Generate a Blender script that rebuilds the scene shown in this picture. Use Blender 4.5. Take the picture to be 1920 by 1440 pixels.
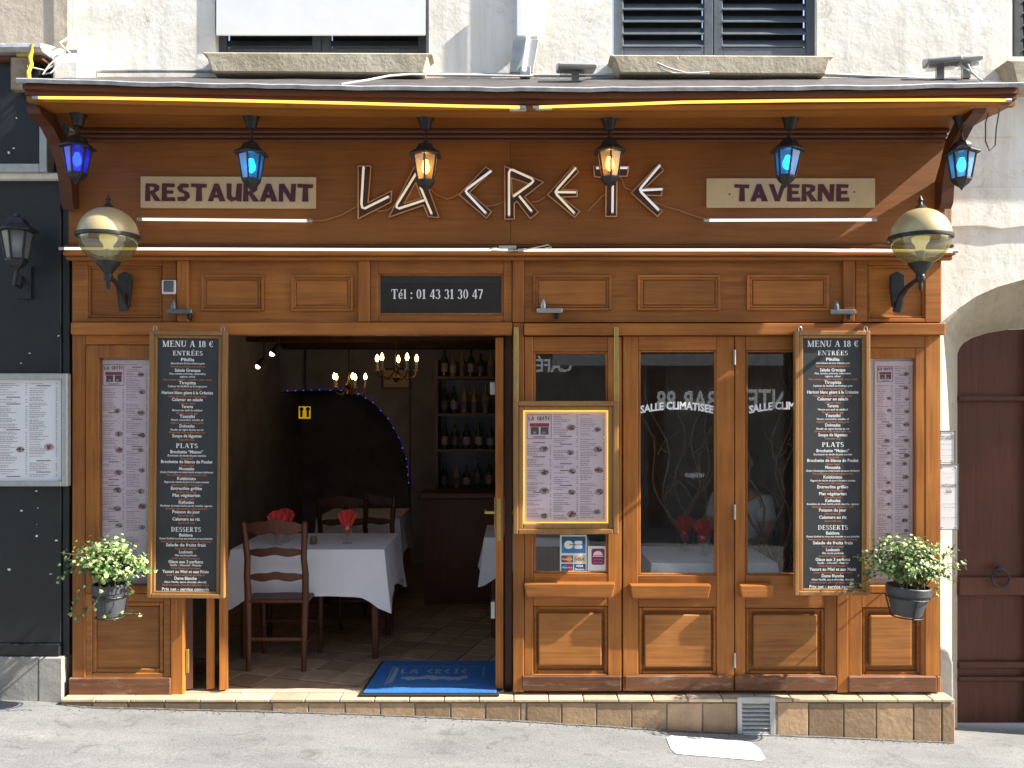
import bpy, math, random
from mathutils import Vector, Matrix
random.seed(7)
PI = math.pi
S = bpy.context.scene
for o in list(bpy.data.objects): bpy.data.objects.remove(o)
C = S.collection

# ------------------------------------------------------------------ camera
W_, CX, HY, D_, EH = 320.0, 960.0, 760.0, 5.0, 1.69
cam = bpy.data.cameras.new('camera'); camo = bpy.data.objects.new('camera', cam); C.objects.link(camo)
camo.location = (0, -D_, EH); camo.rotation_euler = (PI/2, 0, 0)
cam.sensor_width = 36; cam.lens = 30.0; cam.shift_y = 40/1920; cam.clip_end = 2000; cam.clip_start = .05
S.camera = camo
# ------------------------------------------------------------------ light
LD = Vector((-1.0, .158, -.84)).normalized()          # direction the sunlight travels
w = bpy.data.worlds.new('World'); S.world = w; w.use_nodes = True
nt = w.node_tree; bg = nt.nodes['Background']
sky = nt.nodes.new('ShaderNodeTexSky'); sky.sky_type = 'NISHITA'; sky.sun_disc = False
sky.sun_elevation = math.asin(-LD.z); sky.sun_rotation = math.atan2(-LD.x, -LD.y)
nt.links.new(sky.outputs[0], bg.inputs[0]); bg.inputs[1].default_value = .12
sl = bpy.data.lights.new('sun', 'SUN'); sl.energy = 5.0; sl.angle = math.radians(.5); sl.color = (1, .95, .86)
so = bpy.data.objects.new('sun', sl); C.objects.link(so); so.rotation_euler = LD.to_track_quat('-Z', 'Y').to_euler(); so.location = (6, -4, 9)
S.view_settings.view_transform = 'Standard'; S.view_settings.look = 'None'; S.view_settings.gamma = 1
S.view_settings.exposure = 1.55
S.render.engine = 'CYCLES'

# ------------------------------------------------------------------ helpers
def X(px, d=0): return (px-CX)/W_*(D_+d)/D_
def Z(py, d=0): return EH+(HY-py)/W_*(D_+d)/D_
ORI = {}
class MB:
    def __init__(s): s.v=[]; s.f=[]; s.m=[]; s.mi=0
    def face(s, idx): s.f.append(tuple(idx)); s.m.append(s.mi)
    def add(s, vs, fs):
        n=len(s.v); s.v += [tuple(p) for p in vs]
        for f in fs: s.face([n+i for i in f])
        return s
    def box(s, x0,x1,y0,y1,z0,z1):
        if x0>x1: x0,x1=x1,x0
        if y0>y1: y0,y1=y1,y0
        if z0>z1: z0,z1=z1,z0
        return s.add([(x0,y0,z0),(x1,y0,z0),(x1,y1,z0),(x0,y1,z0),(x0,y0,z1),(x1,y0,z1),(x1,y1,z1),(x0,y1,z1)],
              [(0,3,2,1),(4,5,6,7),(0,1,5,4),(1,2,6,5),(2,3,7,6),(3,0,4,7)])
    def pbox(s, px0,px1,py0,py1,d0,d1):          # box whose front face (depth d0) covers that rectangle
        return s.box(X(px0,d0),X(px1,d0),d0,d1,Z(py0,d0),Z(py1,d0))
    def ring(s, o, i, d0, d1):                    # picture-frame of four butted bars, o and i in px
        a,b,c,e=o; p,q,r,t=i
        s.pbox(a,p,c,e,d0,d1); s.pbox(q,b,c,e,d0,d1); s.pbox(p,q,c,r,d0,d1); s.pbox(p,q,t,e,d0,d1); return s
    def prism(s, poly, y0, y1):                   # poly of (x,z), extruded along y
        ar=sum(poly[i][0]*poly[(i+1)%len(poly)][1]-poly[(i+1)%len(poly)][0]*poly[i][1] for i in range(len(poly)))
        if ar<0: poly=poly[::-1]
        n=len(poly); vs=[(x,y0,z) for x,z in poly]+[(x,y1,z) for x,z in poly]
        fs=[tuple(range(n)), tuple(range(2*n-1,n-1,-1))]+[(i,i+n,(i+1)%n+n,(i+1)%n) for i in range(n)]
        return s.add(vs,fs)
    def prismx(s, poly, x0, x1):                  # poly of (y,z), extruded along x
        n=len(poly); vs=[(x0,y,z) for y,z in poly]+[(x1,y,z) for y,z in poly]
        fs=[tuple(range(n)), tuple(range(2*n-1,n-1,-1))]+[(i,i+n,(i+1)%n+n,(i+1)%n) for i in range(n)]
        return s.add(vs,fs)
    def tube(s, pts, r, seg=8, cap=True):
        pts=[Vector(p) for p in pts]; n=len(pts)
        rs=r if isinstance(r,(list,tuple)) else [r]*n
        vs=[]; up=None
        for i,p in enumerate(pts):
            t=(pts[min(i+1,n-1)]-pts[max(i-1,0)]).normalized()
            if up is None: up=Vector((0,0,1)) if abs(t.z)<.9 else Vector((1,0,0))
            a=t.cross(up).normalized(); b=a.cross(t).normalized(); up=b
            for k in range(seg):
                an=2*PI*k/seg; vs.append(p+(a*math.cos(an)+b*math.sin(an))*rs[i])
        fs=[]
        for i in range(n-1):
            for k in range(seg):
                k2=(k+1)%seg; fs.append((i*seg+k,i*seg+k2,(i+1)*seg+k2,(i+1)*seg+k))
        if cap: fs+= [tuple(range(seg-1,-1,-1)), tuple(range((n-1)*seg,n*seg))]
        return s.add(vs,fs)
    def lathe(s, prof, c=(0,0,0), seg=20, a0=0, cap=True):  # prof of (r,z) bottom to top
        vs=[]; n=len(prof)
        for r,z in prof:
            for k in range(seg):
                an=a0+2*PI*k/seg; vs.append((c[0]+r*math.cos(an),c[1]+r*math.sin(an),c[2]+z))
        fs=[(i*seg+k,i*seg+(k+1)%seg,(i+1)*seg+(k+1)%seg,(i+1)*seg+k) for i in range(n-1) for k in range(seg)]
        if cap: fs+=[tuple(range(seg-1,-1,-1)),tuple(range((n-1)*seg,n*seg))]
        return s.add(vs,fs)
    def ball(s, c, r, seg=12, rings=8, sz=1):
        pr=[(max(r*math.cos(t),.0005),r*sz*math.sin(t)) for t in [-PI/2+PI*i/rings for i in range(rings+1)]]
        return s.lathe(pr,c,seg)
    def build(s, name, mat, parent=None, bevel=0, smooth=False, seg=1):
        off=ORI.get(parent, Vector((0,0,0))) if parent else Vector((0,0,0))
        me=bpy.data.meshes.new(name)
        me.from_pydata([(a-off.x,b-off.y,c-off.z) for a,b,c in s.v],[],s.f)
        mats=mat if isinstance(mat,(list,tuple)) else [mat]
        for m in mats: me.materials.append(m)
        if len(mats)>1: me.polygons.foreach_set('material_index', s.m)
        if smooth: me.polygons.foreach_set('use_smooth',[True]*len(me.polygons))
        me.update()
        o=bpy.data.objects.new(name,me); C.objects.link(o)
        if parent: o.parent=parent; ORI[o]=off
        else: ORI[o]=Vector((0,0,0))
        if bevel:
            b=o.modifiers.new('bevel','BEVEL'); b.width=bevel; b.segments=seg; b.limit_method='ANGLE'; b.angle_limit=.7
        if smooth:
            try: me.set_sharp_from_angle(angle=math.radians(42))
            except Exception: pass
        return o
def tag(o,label=None,cat=None,group=None,kind=None):
    if label: o['label']=label
    if cat: o['category']=cat
    if group: o['group']=group
    if kind: o['kind']=kind
    return o
def thing(name,label,cat,loc,group=None):
    o=bpy.data.objects.new(name,None); C.objects.link(o); o.location=loc; o.empty_display_size=.1
    ORI[o]=Vector(loc); return tag(o,label,cat,group)
def one(name, parent, mat, fn, **k):
    m=MB(); fn(m); return m.build(name,mat,parent,**k)

# ------------------------------------------------------------------ materials
def nodes(name):
    m=bpy.data.materials.new(name); m.use_nodes=True; t=m.node_tree
    return m,t,t.nodes['Principled BSDF'],(lambda ty,**kw:_n(t,ty,kw)),t.links.new
def _n(t,ty,kw):
    n=t.nodes.new(ty)
    for k,v in kw.items():
        if k in n.inputs: n.inputs[k].default_value=v
        else: setattr(n,k,v)
    return n
def plain(name,col,rough=.6,metal=0,var=.12,scale=9,bump=0,bscale=60,spec=.5,pv=0):
    m,t,p,N,L=nodes(name)
    tc=N('ShaderNodeTexCoord'); oi=N('ShaderNodeObjectInfo')
    ad=N('ShaderNodeVectorMath',operation='ADD'); mu=N('ShaderNodeMath',operation='MULTIPLY'); mu.inputs[1].default_value=13
    L(oi.outputs['Random'],mu.inputs[0]); L(tc.outputs['Object'],ad.inputs[0]); L(mu.outputs[0],ad.inputs[1])
    nz=N('ShaderNodeTexNoise',Scale=scale,Detail=5.0,Roughness=.65); L(ad.outputs[0],nz.inputs['Vector'])
    cr=N('ShaderNodeValToRGB'); L(nz.outputs[0],cr.inputs[0])
    cr.color_ramp.elements[0].position=.3; cr.color_ramp.elements[1].position=.7
    cr.color_ramp.elements[0].color=tuple(c*(1-var) for c in col)+(1,); cr.color_ramp.elements[1].color=tuple(min(1,c*(1+var)) for c in col)+(1,)
    if pv:
        hs=N('ShaderNodeHueSaturation'); mr=N('ShaderNodeMapRange'); L(oi.outputs['Random'],mr.inputs[0]); mr.inputs[3].default_value=1-pv; mr.inputs[4].default_value=1+pv; L(mr.outputs[0],hs.inputs['Value']); L(cr.outputs[0],hs.inputs['Color']); L(hs.outputs[0],p.inputs['Base Color'])
    else: L(cr.outputs[0],p.inputs['Base Color'])
    p.inputs['Roughness'].default_value=rough; p.inputs['Metallic'].default_value=metal
    p.inputs['Specular IOR Level'].default_value=spec
    if bump:
        n2=N('ShaderNodeTexNoise',Scale=bscale,Detail=4.0); L(tc.outputs['Object'],n2.inputs['Vector'])
        b=N('ShaderNodeBump',Strength=bump,Distance=.01); L(n2.outputs[0],b.inputs['Height']); L(b.outputs[0],p.inputs['Normal'])
    return m
def wood(name,c0,c1,vert=False,rough=.42,wear=0):
    m,t,p,N,L=nodes(name)
    tc=N('ShaderNodeTexCoord'); oi=N('ShaderNodeObjectInfo')
    mu=N('ShaderNodeMath',operation='MULTIPLY'); mu.inputs[1].default_value=37; L(oi.outputs['Random'],mu.inputs[0])
    ad=N('ShaderNodeVectorMath',operation='ADD'); L(tc.outputs['Object'],ad.inputs[0]); L(mu.outputs[0],ad.inputs[1])
    mp=N('ShaderNodeMapping'); L(ad.outputs[0],mp.inputs['Vector'])
    mp.inputs['Scale'].default_value=(26,14,1.1) if vert else (1.1,14,26)
    g=N('ShaderNodeTexNoise',Scale=2.2,Detail=7.0,Roughness=.62,Distortion=.5); L(mp.outputs[0],g.inputs['Vector'])
    big=N('ShaderNodeTexNoise',Scale=2.6,Detail=3.0); L(ad.outputs[0],big.inputs['Vector'])
    mx=N('ShaderNodeMath',operation='MULTIPLY_ADD'); L(g.outputs[0],mx.inputs[0]); mx.inputs[1].default_value=.75
    b2=N('ShaderNodeMath',operation='MULTIPLY'); L(big.outputs[0],b2.inputs[0]); b2.inputs[1].default_value=.62; L(b2.outputs[0],mx.inputs[2])
    cr=N('ShaderNodeValToRGB'); L(mx.outputs[0],cr.inputs[0]); e=cr.color_ramp.elements
    e[0].position=.42; e[1].position=.94; e[0].color=c0+(1,); e[1].color=c1+(1,)
    # every board has its own tone
    hs=N('ShaderNodeHueSaturation'); L(cr.outputs[0],hs.inputs['Color'])
    mr=N('ShaderNodeMapRange'); L(oi.outputs['Random'],mr.inputs[0]); mr.inputs[3].default_value=.80; mr.inputs[4].default_value=1.16; L(mr.outputs[0],hs.inputs['Value'])
    col=hs.outputs[0]
    if wear:
        wn=N('ShaderNodeTexNoise',Scale=16.0,Detail=8.0,Roughness=.75); 
        mp2=N('ShaderNodeMapping'); mp2.inputs['Scale'].default_value=(.35,1,1.6); L(ad.outputs[0],mp2.inputs['Vector']); L(mp2.outputs[0],wn.inputs['Vector'])
        wr=N('ShaderNodeValToRGB'); wr.color_ramp.elements[0].position=.54; wr.color_ramp.elements[1].position=.68; L(wn.outputs[0],wr.inputs[0])
        mi=N('ShaderNodeMix',data_type='RGBA'); wm=N('ShaderNodeMath',operation='MULTIPLY'); wm.inputs[1].default_value=wear; L(wr.outputs[0],wm.inputs[0])
        L(wm.outputs[0],mi.inputs[0]); L(col,mi.inputs[6]); mi.inputs[7].default_value=(.36,.28,.22,1); col=mi.outputs[2]
    L(col,p.inputs['Base Color'])
    rr=N('ShaderNodeMapRange'); L(big.outputs[0],rr.inputs[0]); rr.inputs[3].default_value=rough-.1; rr.inputs[4].default_value=rough+.14; L(rr.outputs[0],p.inputs['Roughness'])
    b=N('ShaderNodeBump',Strength=.16,Distance=.004); L(g.outputs[0],b.inputs['Height']); L(b.outputs[0],p.inputs['Normal'])
    p.inputs['Specular IOR Level'].default_value=.4
    return m
def emit(name,col,st,base=(.8,.8,.8)):
    m,t,p,N,L=nodes(name); p.inputs['Base Color'].default_value=base+(1,)
    p.inputs['Emission Color'].default_value=col+(1,); p.inputs['Emission Strength'].default_value=st; p.inputs['Roughness'].default_value=.25
    return m
def glass(name,tint=(.95,.965,.96),refl=1.0,rough=.0):
    m,t,p,N,L=nodes(name); t.nodes.remove(p); out=t.nodes['Material Output']
    tr=N('ShaderNodeBsdfTransparent'); tr.inputs[0].default_value=tint+(1,)
    gl=N('ShaderNodeBsdfGlossy'); gl.inputs['Roughness'].default_value=rough
    fr=N('ShaderNodeFresnel',IOR=1.55); mu=N('ShaderNodeMath',operation='MULTIPLY'); mu.inputs[1].default_value=1.7*refl; mu.use_clamp=True; ge=N('ShaderNodeNewGeometry'); fm=N('ShaderNodeMath',operation='SUBTRACT'); fm.inputs[0].default_value=1; L(ge.outputs['Backfacing'],fm.inputs[1])
    f2=N('ShaderNodeMath',operation='MULTIPLY'); L(fr.outputs[0],f2.inputs[0]); L(fm.outputs[0],f2.inputs[1]); L(f2.outputs[0],mu.inputs[0])
    mx=N('ShaderNodeMixShader'); L(mu.outputs[0],mx.inputs[0]); L(tr.outputs[0],mx.inputs[1]); L(gl.outputs[0],mx.inputs[2]); L(mx.outputs[0],out.inputs[0])
    return m
def lampglass(name,tint,diff=.35,gls=.07):
    m,t,p,N,L=nodes(name); t.nodes.remove(p); out=t.nodes['Material Output']
    tr=N('ShaderNodeBsdfTransparent'); tr.inputs[0].default_value=tint+(1,)
    tl=N('ShaderNodeBsdfTranslucent'); tl.inputs[0].default_value=tint+(1,)
    df=N('ShaderNodeBsdfDiffuse'); df.inputs[0].default_value=tint+(1,)
    a=N('ShaderNodeMixShader'); a.inputs[0].default_value=.5; L(tl.outputs[0],a.inputs[1]); L(df.outputs[0],a.inputs[2])
    b=N('ShaderNodeMixShader'); b.inputs[0].default_value=diff; L(tr.outputs[0],b.inputs[1]); L(a.outputs[0],b.inputs[2])
    gl=N('ShaderNodeBsdfGlossy'); gl.inputs['Roughness'].default_value=.08
    c=N('ShaderNodeMixShader'); c.inputs[0].default_value=gls; L(b.outputs[0],c.inputs[1]); L(gl.outputs[0],c.inputs[2]); L(c.outputs[0],out.inputs[0])
    return m
def plaster(name,c0,c1,dirt,bump=.6):
    m,t,p,N,L=nodes(name); tc=N('ShaderNodeTexCoord')
    n1=N('ShaderNodeTexNoise',Scale=1.7,Detail=7.0,Roughness=.6); L(tc.outputs['Object'],n1.inputs['Vector'])
    cr=N('ShaderNodeValToRGB'); L(n1.outputs[0],cr.inputs[0]); cr.color_ramp.elements[0].color=c0+(1,); cr.color_ramp.elements[1].color=c1+(1,)
    cr.color_ramp.elements[0].position=.35; cr.color_ramp.elements[1].position=.68
    n2=N('ShaderNodeTexNoise',Scale=4.5,Detail=9.0,Roughness=.7,Distortion=.8); L(tc.outputs['Object'],n2.inputs['Vector'])
    r2=N('ShaderNodeValToRGB'); r2.color_ramp.elements[0].position=.62; r2.color_ramp.elements[1].position=.7; L(n2.outputs[0],r2.inputs[0])
    mi=N('ShaderNodeMix',data_type='RGBA'); mi.inputs[7].default_value=dirt+(1,); m5=N('ShaderNodeMath',operation='MULTIPLY'); m5.inputs[1].default_value=.55
    L(r2.outputs[0],m5.inputs[0]); L(m5.outputs[0],mi.inputs[0]); L(cr.outputs[0],mi.inputs[6])
    mp=N('ShaderNodeMapping'); mp.inputs['Scale'].default_value=(9,9,.55); L(tc.outputs['Object'],mp.inputs['Vector']); ns=N('ShaderNodeTexNoise',Scale=1.5,Detail=6.0,Roughness=.65); L(mp.outputs[0],ns.inputs['Vector'])
    rs=N('ShaderNodeValToRGB'); e=rs.color_ramp.elements; e[0].position=.36; e[1].position=.52; e[0].color=(.78,.74,.67,1); e[1].color=(1,1,1,1); L(ns.outputs[0],rs.inputs[0])
    ms=N('ShaderNodeMix',data_type='RGBA',blend_type='MULTIPLY'); ms.inputs[0].default_value=.4; L(mi.outputs[2],ms.inputs[6]); L(rs.outputs[0],ms.inputs[7])
    va=N('ShaderNodeVectorMath',operation='MULTIPLY_ADD'); L(n2.outputs['Color'],va.inputs[0]); va.inputs[1].default_value=(.5,.5,.5); L(tc.outputs['Object'],va.inputs[2])
    vo=N('ShaderNodeTexVoronoi',feature='DISTANCE_TO_EDGE',Scale=1.0); L(va.outputs[0],vo.inputs['Vector']); vr=N('ShaderNodeValToRGB'); e=vr.color_ramp.elements; e[1].position=.008; e[0].color=(.5,.46,.4,1); e[1].color=(1,1,1,1); L(vo.outputs['Distance'],vr.inputs[0])
    mc=N('ShaderNodeMix',data_type='RGBA',blend_type='MULTIPLY'); mc.inputs[0].default_value=.35; L(ms.outputs[2],mc.inputs[6]); L(vr.outputs[0],mc.inputs[7]); L(mc.outputs[2],p.inputs['Base Color'])
    p.inputs['Roughness'].default_value=.9; p.inputs['Specular IOR Level'].default_value=.2
    n3=N('ShaderNodeTexNoise',Scale=24.0,Detail=8.0,Roughness=.72); L(tc.outputs['Object'],n3.inputs['Vector'])
    n4=N('ShaderNodeTexNoise',Scale=7.0,Detail=4.0); L(tc.outputs['Object'],n4.inputs['Vector'])
    s=N('ShaderNodeMath',operation='MULTIPLY_ADD'); L(n4.outputs[0],s.inputs[0]); s.inputs[1].default_value=2.0; L(n3.outputs[0],s.inputs[2])
    s2=N('ShaderNodeMath',operation='MULTIPLY_ADD'); L(r2.outputs[0],s2.inputs[0]); s2.inputs[1].default_value=-.4; L(s.outputs[0],s2.inputs[2])
    b=N('ShaderNodeBump',Strength=bump,Distance=.008); L(s2.outputs[0],b.inputs['Height']); L(b.outputs[0],p.inputs['Normal'])
    return m
M={}
M['oak_h']=wood('oak_h',(.18,.053,.009),(.46,.170,.030))
M['oak_v']=wood('oak_v',(.18,.053,.009),(.46,.170,.030),True)
M['oak_low']=wood('oak_low',(.16,.053,.011),(.45,.178,.038),False,.45,.12)
M['oak_old']=wood('oak_old',(.075,.026,.012),(.20,.085,.035),False,.6,.5)
M['fascia']=wood('fascia',(.185,.058,.009),(.33,.118,.018),False,.5)
M['soffit']=wood('soffit',(.22,.078,.012),(.36,.135,.022),False,.5)
M['mould']=wood('mould',(.08,.025,.010),(.14,.045,.015),False,.4)
M['frame_pale']=wood('frame_pale',(.24,.115,.035),(.42,.215,.075),True,.4)
M['chairwood']=wood('chairwood',(.05,.018,.009),(.12,.042,.019),True,.4)
M['darkdoor']=wood('darkdoor',(.06,.018,.009),(.12,.038,.02),True,.5)
M['plaster']=plaster('plaster',(.80,.75,.65),(.90,.87,.80),(.50,.42,.32),.38)
M['plaster_brown']=plaster('plaster_brown',(.40,.33,.25),(.60,.52,.42),(.30,.22,.16))
M['sillstone']=plaster('sillstone',(.36,.31,.22),(.52,.46,.36),(.20,.15,.10),.8)
M['stone']=plaster('stone',(.26,.25,.23),(.37,.36,.33),(.20,.18,.15),.4)
M['zinc']=plain('zinc',(.42,.42,.43),.5,.35,.3,14,.35,30)
M['lead']=plain('lead',(.075,.066,.062),.7,0,.35,10,.4,30)
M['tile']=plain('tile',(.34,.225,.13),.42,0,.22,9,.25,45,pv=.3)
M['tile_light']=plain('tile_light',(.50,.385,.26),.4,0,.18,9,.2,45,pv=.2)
M['tile_floor']=plain('tile_floor',(.30,.20,.125),.35,0,.25,8,.2,40,pv=.25)
M['grout']=plain('grout',(.46,.43,.37),.9,0,.3,30,.5,80)
M['grout_dark']=plain('grout_dark',(.06,.05,.042),.9,0,.3,30)
M['iron']=plain('iron',(.028,.028,.030),.45,.3,.3,20,.15,60)
M['steel']=plain('steel',(.42,.42,.42),.35,.8,.15,20)
M['alu']=plain('alu',(.45,.46,.44),.45,.5,.12,20)
M['greysteel']=plain('greysteel',(.16,.17,.18),.4,.6,.2,20)
M['brassdk']=plain('brassdk',(.12,.07,.03),.3,.8,.15,20)
M['brass']=plain('brass',(.50,.36,.13),.35,.7,.15,20)
M['shutter']=plain('shutter',(.085,.10,.118),.5,0,.18,8,.15,40)
M['black']=plain('black',(.012,.014,.017),.5,0,.4,6,.1,30)
M['greenblack']=plain('greenblack',(.011,.014,.015),.45,0,.3,5,.1,30)
M['board']=plain('board',(.030,.033,.036),.55,0,.12,12)
M['white']=plain('white',(.80,.80,.79),.6,0,.04,6)
M['paint']=plain('paint',(.78,.78,.76),.7,0,.12,14,.3,120)
M['whitetext']=plain('whitetext',(.84,.84,.82),.6,0,.02)
M['orange']=plain('orange',(.52,.17,.06),.6,0,.05)
M['maroon']=plain('maroon',(.085,.014,.024),.5,0,.08)
M['letterback']=plain('letterback',(.065,.019,.011),.5,0,.15)
M['cream']=plain('cream',(.62,.46,.26),.5,0,.08,5)
M['copper']=plain('copper',(.52,.27,.13),.35,.5,.15,15)
M['cloth']=plain('cloth',(.72,.72,.77),.85,0,.05,5,.1,150)
M['napkin']=plain('napkin',(.55,.035,.03),.8,0,.12,20)
M['wax']=plain('wax',(.30,.26,.2),.5,0,.05)
M['paper']=plain('paper',(.82,.635,.71),.6,0,.04,3)
M['paperw']=plain('paperw',(.72,.73,.74),.6,0,.03,3)
M['ink']=plain('ink',(.10,.075,.085),.7,0,.2,40)
M['inkprint']=plain('inkprint',(.25,.17,.215),.7,0,.2,40)
M['inkred']=plain('inkred',(.30,.045,.07),.7,0,.3,60)
M['inkpale']=plain('inkpale',(.42,.32,.32),.7,0,.3,60)
M['wall_in']=plain('wall_in',(.30,.285,.28),.9,0,.25,3,.3,14)
M['wall_dark']=plain('wall_dark',(.20,.20,.225),.9,0,.3,3,.3,14)
M['ceil_in']=plain('ceil_in',(.34,.25,.20),.9,0,.2,3)
M['pot']=plain('pot',(.055,.058,.065),.5,0,.1,12)
M['soil']=plain('soil',(.03,.022,.015),.95,0,.4,40,.6,60)
M['stem']=plain('stem',(.09,.08,.03),.7)
M['leaf_light']=plain('leaf_light',(.36,.42,.16),.5,0,.25,30)
M['leaf_mid']=plain('leaf_mid',(.10,.19,.035),.45,0,.3,30)
M['leaf_dark']=plain('leaf_dark',(.035,.085,.018),.45,0,.3,30)
M['mat_blue']=plain('mat_blue',(.02,.13,.36),.95,0,.18,60,.8,220)
M['mat_print']=plain('mat_print',(.22,.28,.36),.95,0,.25,60,.5,220)
M['rubber']=plain('rubber',(.015,.015,.016),.7)
M['cable']=plain('cable',(.55,.54,.5),.6)
M['cable_dk']=plain('cable_dk',(.10,.085,.07),.6)
M['wire']=plain('wire',(.40,.20,.10),.5)
M['yellow']=plain('yellow',(.62,.40,.04),.6)
M['boxbrown']=plain('boxbrown',(.33,.25,.16),.7,0,.35,10)
M['skin']=plain('skin',(.45,.26,.18),.5,0,.06)
M['hair']=plain('hair',(.02,.014,.01),.6)
M['tee']=plain('tee',(.70,.70,.72),.85,0,.04)
M['trouser']=plain('trouser',(.03,.035,.05),.85)
M['blue']=plain('blue',(.01,.10,.24),.4,0,.05); M['teal']=plain('teal',(.02,.22,.22),.4,0,.05)
M['red']=plain('red',(.5,.03,.03),.4); M['gold']=plain('gold',(.65,.34,.03),.4); M['plum']=plain('plum',(.24,.025,.10),.4); M['bluelt']=plain('bluelt',(.03,.2,.45),.4)
M['bottle']=plain('bottle',(.02,.035,.015),.12,0,.3); M['bottle2']=plain('bottle2',(.22,.15,.07),.15,0,.3)
M['glass']=glass('glass'); M['glassd']=glass('glassd',(.5,.53,.52),.6); M['crystal']=glass('crystal',(.9,.92,.92),1.6)
M['globe']=lampglass('globe',(.60,.58,.34),.2,.16)
M['dome']=plain('dome',(.52,.42,.22),.36,.3,.12,8)
M['tube_y']=emit('tube_y',(1,.60,.06),.65,(.8,.6,.2)); M['tube_w']=emit('tube_w',(1,.86,.62),.42); M['tube_c']=emit('tube_c',(.75,.85,1),.4)
M['neon']=emit('neon',(1,.86,.58),.14,(.72,.69,.6)); M['neonw']=emit('neonw',(.9,.95,1),.14,(.75,.75,.75))
M['lamp_warm']=emit('lamp_warm',(1,.62,.22),6); M['lamp_cyan']=emit('lamp_cyan',(.02,.55,1),3.5); M['lamp_violet']=emit('lamp_violet',(.02,.12,1),4)
M['candle']=emit('candle',(1,.60,.20),8); M['downlight']=emit('downlight',(1,.8,.6),3); M['blueled']=emit('blueled',(.08,.05,1),.9); M['yled']=emit('yled',(1,.62,.04),.5,(.7,.5,.1))
M['wc']=emit('wc',(1,.60,.02),.14,(.7,.45,.02)); M['globebulb']=emit('globebulb',(1,.85,.55),.3)
M['signlit']=emit('signlit',(.9,.95,1),.65)
M['grit']=plain('grit',(.11,.10,.088),.95,0,.5,60,.6,120)
M['branch']=plain('branch',(.22,.14,.085),.7,0,.3,30)
M['lg_amber']=lampglass('lg_amber',(.80,.52,.22)); M['lg_cyan']=lampglass('lg_cyan',(.18,.48,.80)); M['lg_violet']=lampglass('lg_violet',(.22,.20,.85)); M['lg_pale']=lampglass('lg_pale',(.38,.55,.72))
M['lg_clear']=lampglass('lg_clear',(.6,.62,.62))
def asphalt():
    m,t,p,N,L=nodes('asphalt'); tc=N('ShaderNodeTexCoord')
    a=N('ShaderNodeTexNoise',Scale=95.0,Detail=6.0,Roughness=.7); L(tc.outputs['Object'],a.inputs['Vector'])
    b=N('ShaderNodeTexNoise',Scale=2.2,Detail=6.0,Roughness=.6); mp=N('ShaderNodeMapping'); mp.inputs['Scale'].default_value=(.6,2.2,1); L(tc.outputs['Object'],mp.inputs['Vector']); L(mp.outputs[0],b.inputs['Vector'])
    ca=N('ShaderNodeValToRGB'); L(a.outputs[0],ca.inputs[0]); e=ca.color_ramp.elements; e[0].position=.33; e[1].position=.72; e[0].color=(.128,.129,.129,1); e[1].color=(.265,.265,.262,1)
    cb=N('ShaderNodeValToRGB'); L(b.outputs[0],cb.inputs[0]); e=cb.color_ramp.elements; e[0].position=.3; e[1].position=.7; e[0].color=(.74,.74,.74,1); e[1].color=(1.12,1.11,1.09,1)
    mi=N('ShaderNodeMix',data_type='RGBA',blend_type='MULTIPLY'); mi.inputs[0].default_value=1; L(ca.outputs[0],mi.inputs[6]); L(cb.outputs[0],mi.inputs[7]); L(mi.outputs[2],p.inputs['Base Color'])
    st1=N('ShaderNodeTexNoise',Scale=5.5,Detail=8.0,Roughness=.72,Distortion=1.2); L(tc.outputs['Object'],st1.inputs['Vector'])
    sr=N('ShaderNodeValToRGB'); L(st1.outputs[0],sr.inputs[0]); e=sr.color_ramp.elements; e[0].position=.34; e[1].position=.46; e[0].color=(.62,.61,.60,1); e[1].color=(1,1,1,1)
    m2=N('ShaderNodeMix',data_type='RGBA',blend_type='MULTIPLY'); m2.inputs[0].default_value=.8; L(mi.outputs[2],m2.inputs[6]); L(sr.outputs[0],m2.inputs[7])
    dn=N('ShaderNodeTexNoise',Scale=3.0,Detail=5.0); L(tc.outputs['Object'],dn.inputs['Vector']); va=N('ShaderNodeVectorMath',operation='MULTIPLY_ADD'); L(dn.outputs['Color'],va.inputs[0]); va.inputs[1].default_value=(.35,.35,.35); L(tc.outputs['Object'],va.inputs[2])
    vo=N('ShaderNodeTexVoronoi',feature='DISTANCE_TO_EDGE',Scale=1.1); L(va.outputs[0],vo.inputs['Vector']); vr=N('ShaderNodeValToRGB'); L(vo.outputs['Distance'],vr.inputs[0]); e=vr.color_ramp.elements; e[0].position=.0; e[1].position=.009; e[0].color=(.45,.44,.42,1); e[1].color=(1,1,1,1)
    m3=N('ShaderNodeMix',data_type='RGBA',blend_type='MULTIPLY'); m3.inputs[0].default_value=.0; L(m2.outputs[2],m3.inputs[6]); L(vr.outputs[0],m3.inputs[7]); L(m3.outputs[2],p.inputs['Base Color'])
    p.inputs['Roughness'].default_value=.9
    bu=N('ShaderNodeBump',Strength=.3,Distance=.006); L(a.outputs[0],bu.inputs['Height']); L(bu.outputs[0],p.inputs['Normal'])
    return m
M['asphalt']=asphalt()

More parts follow.
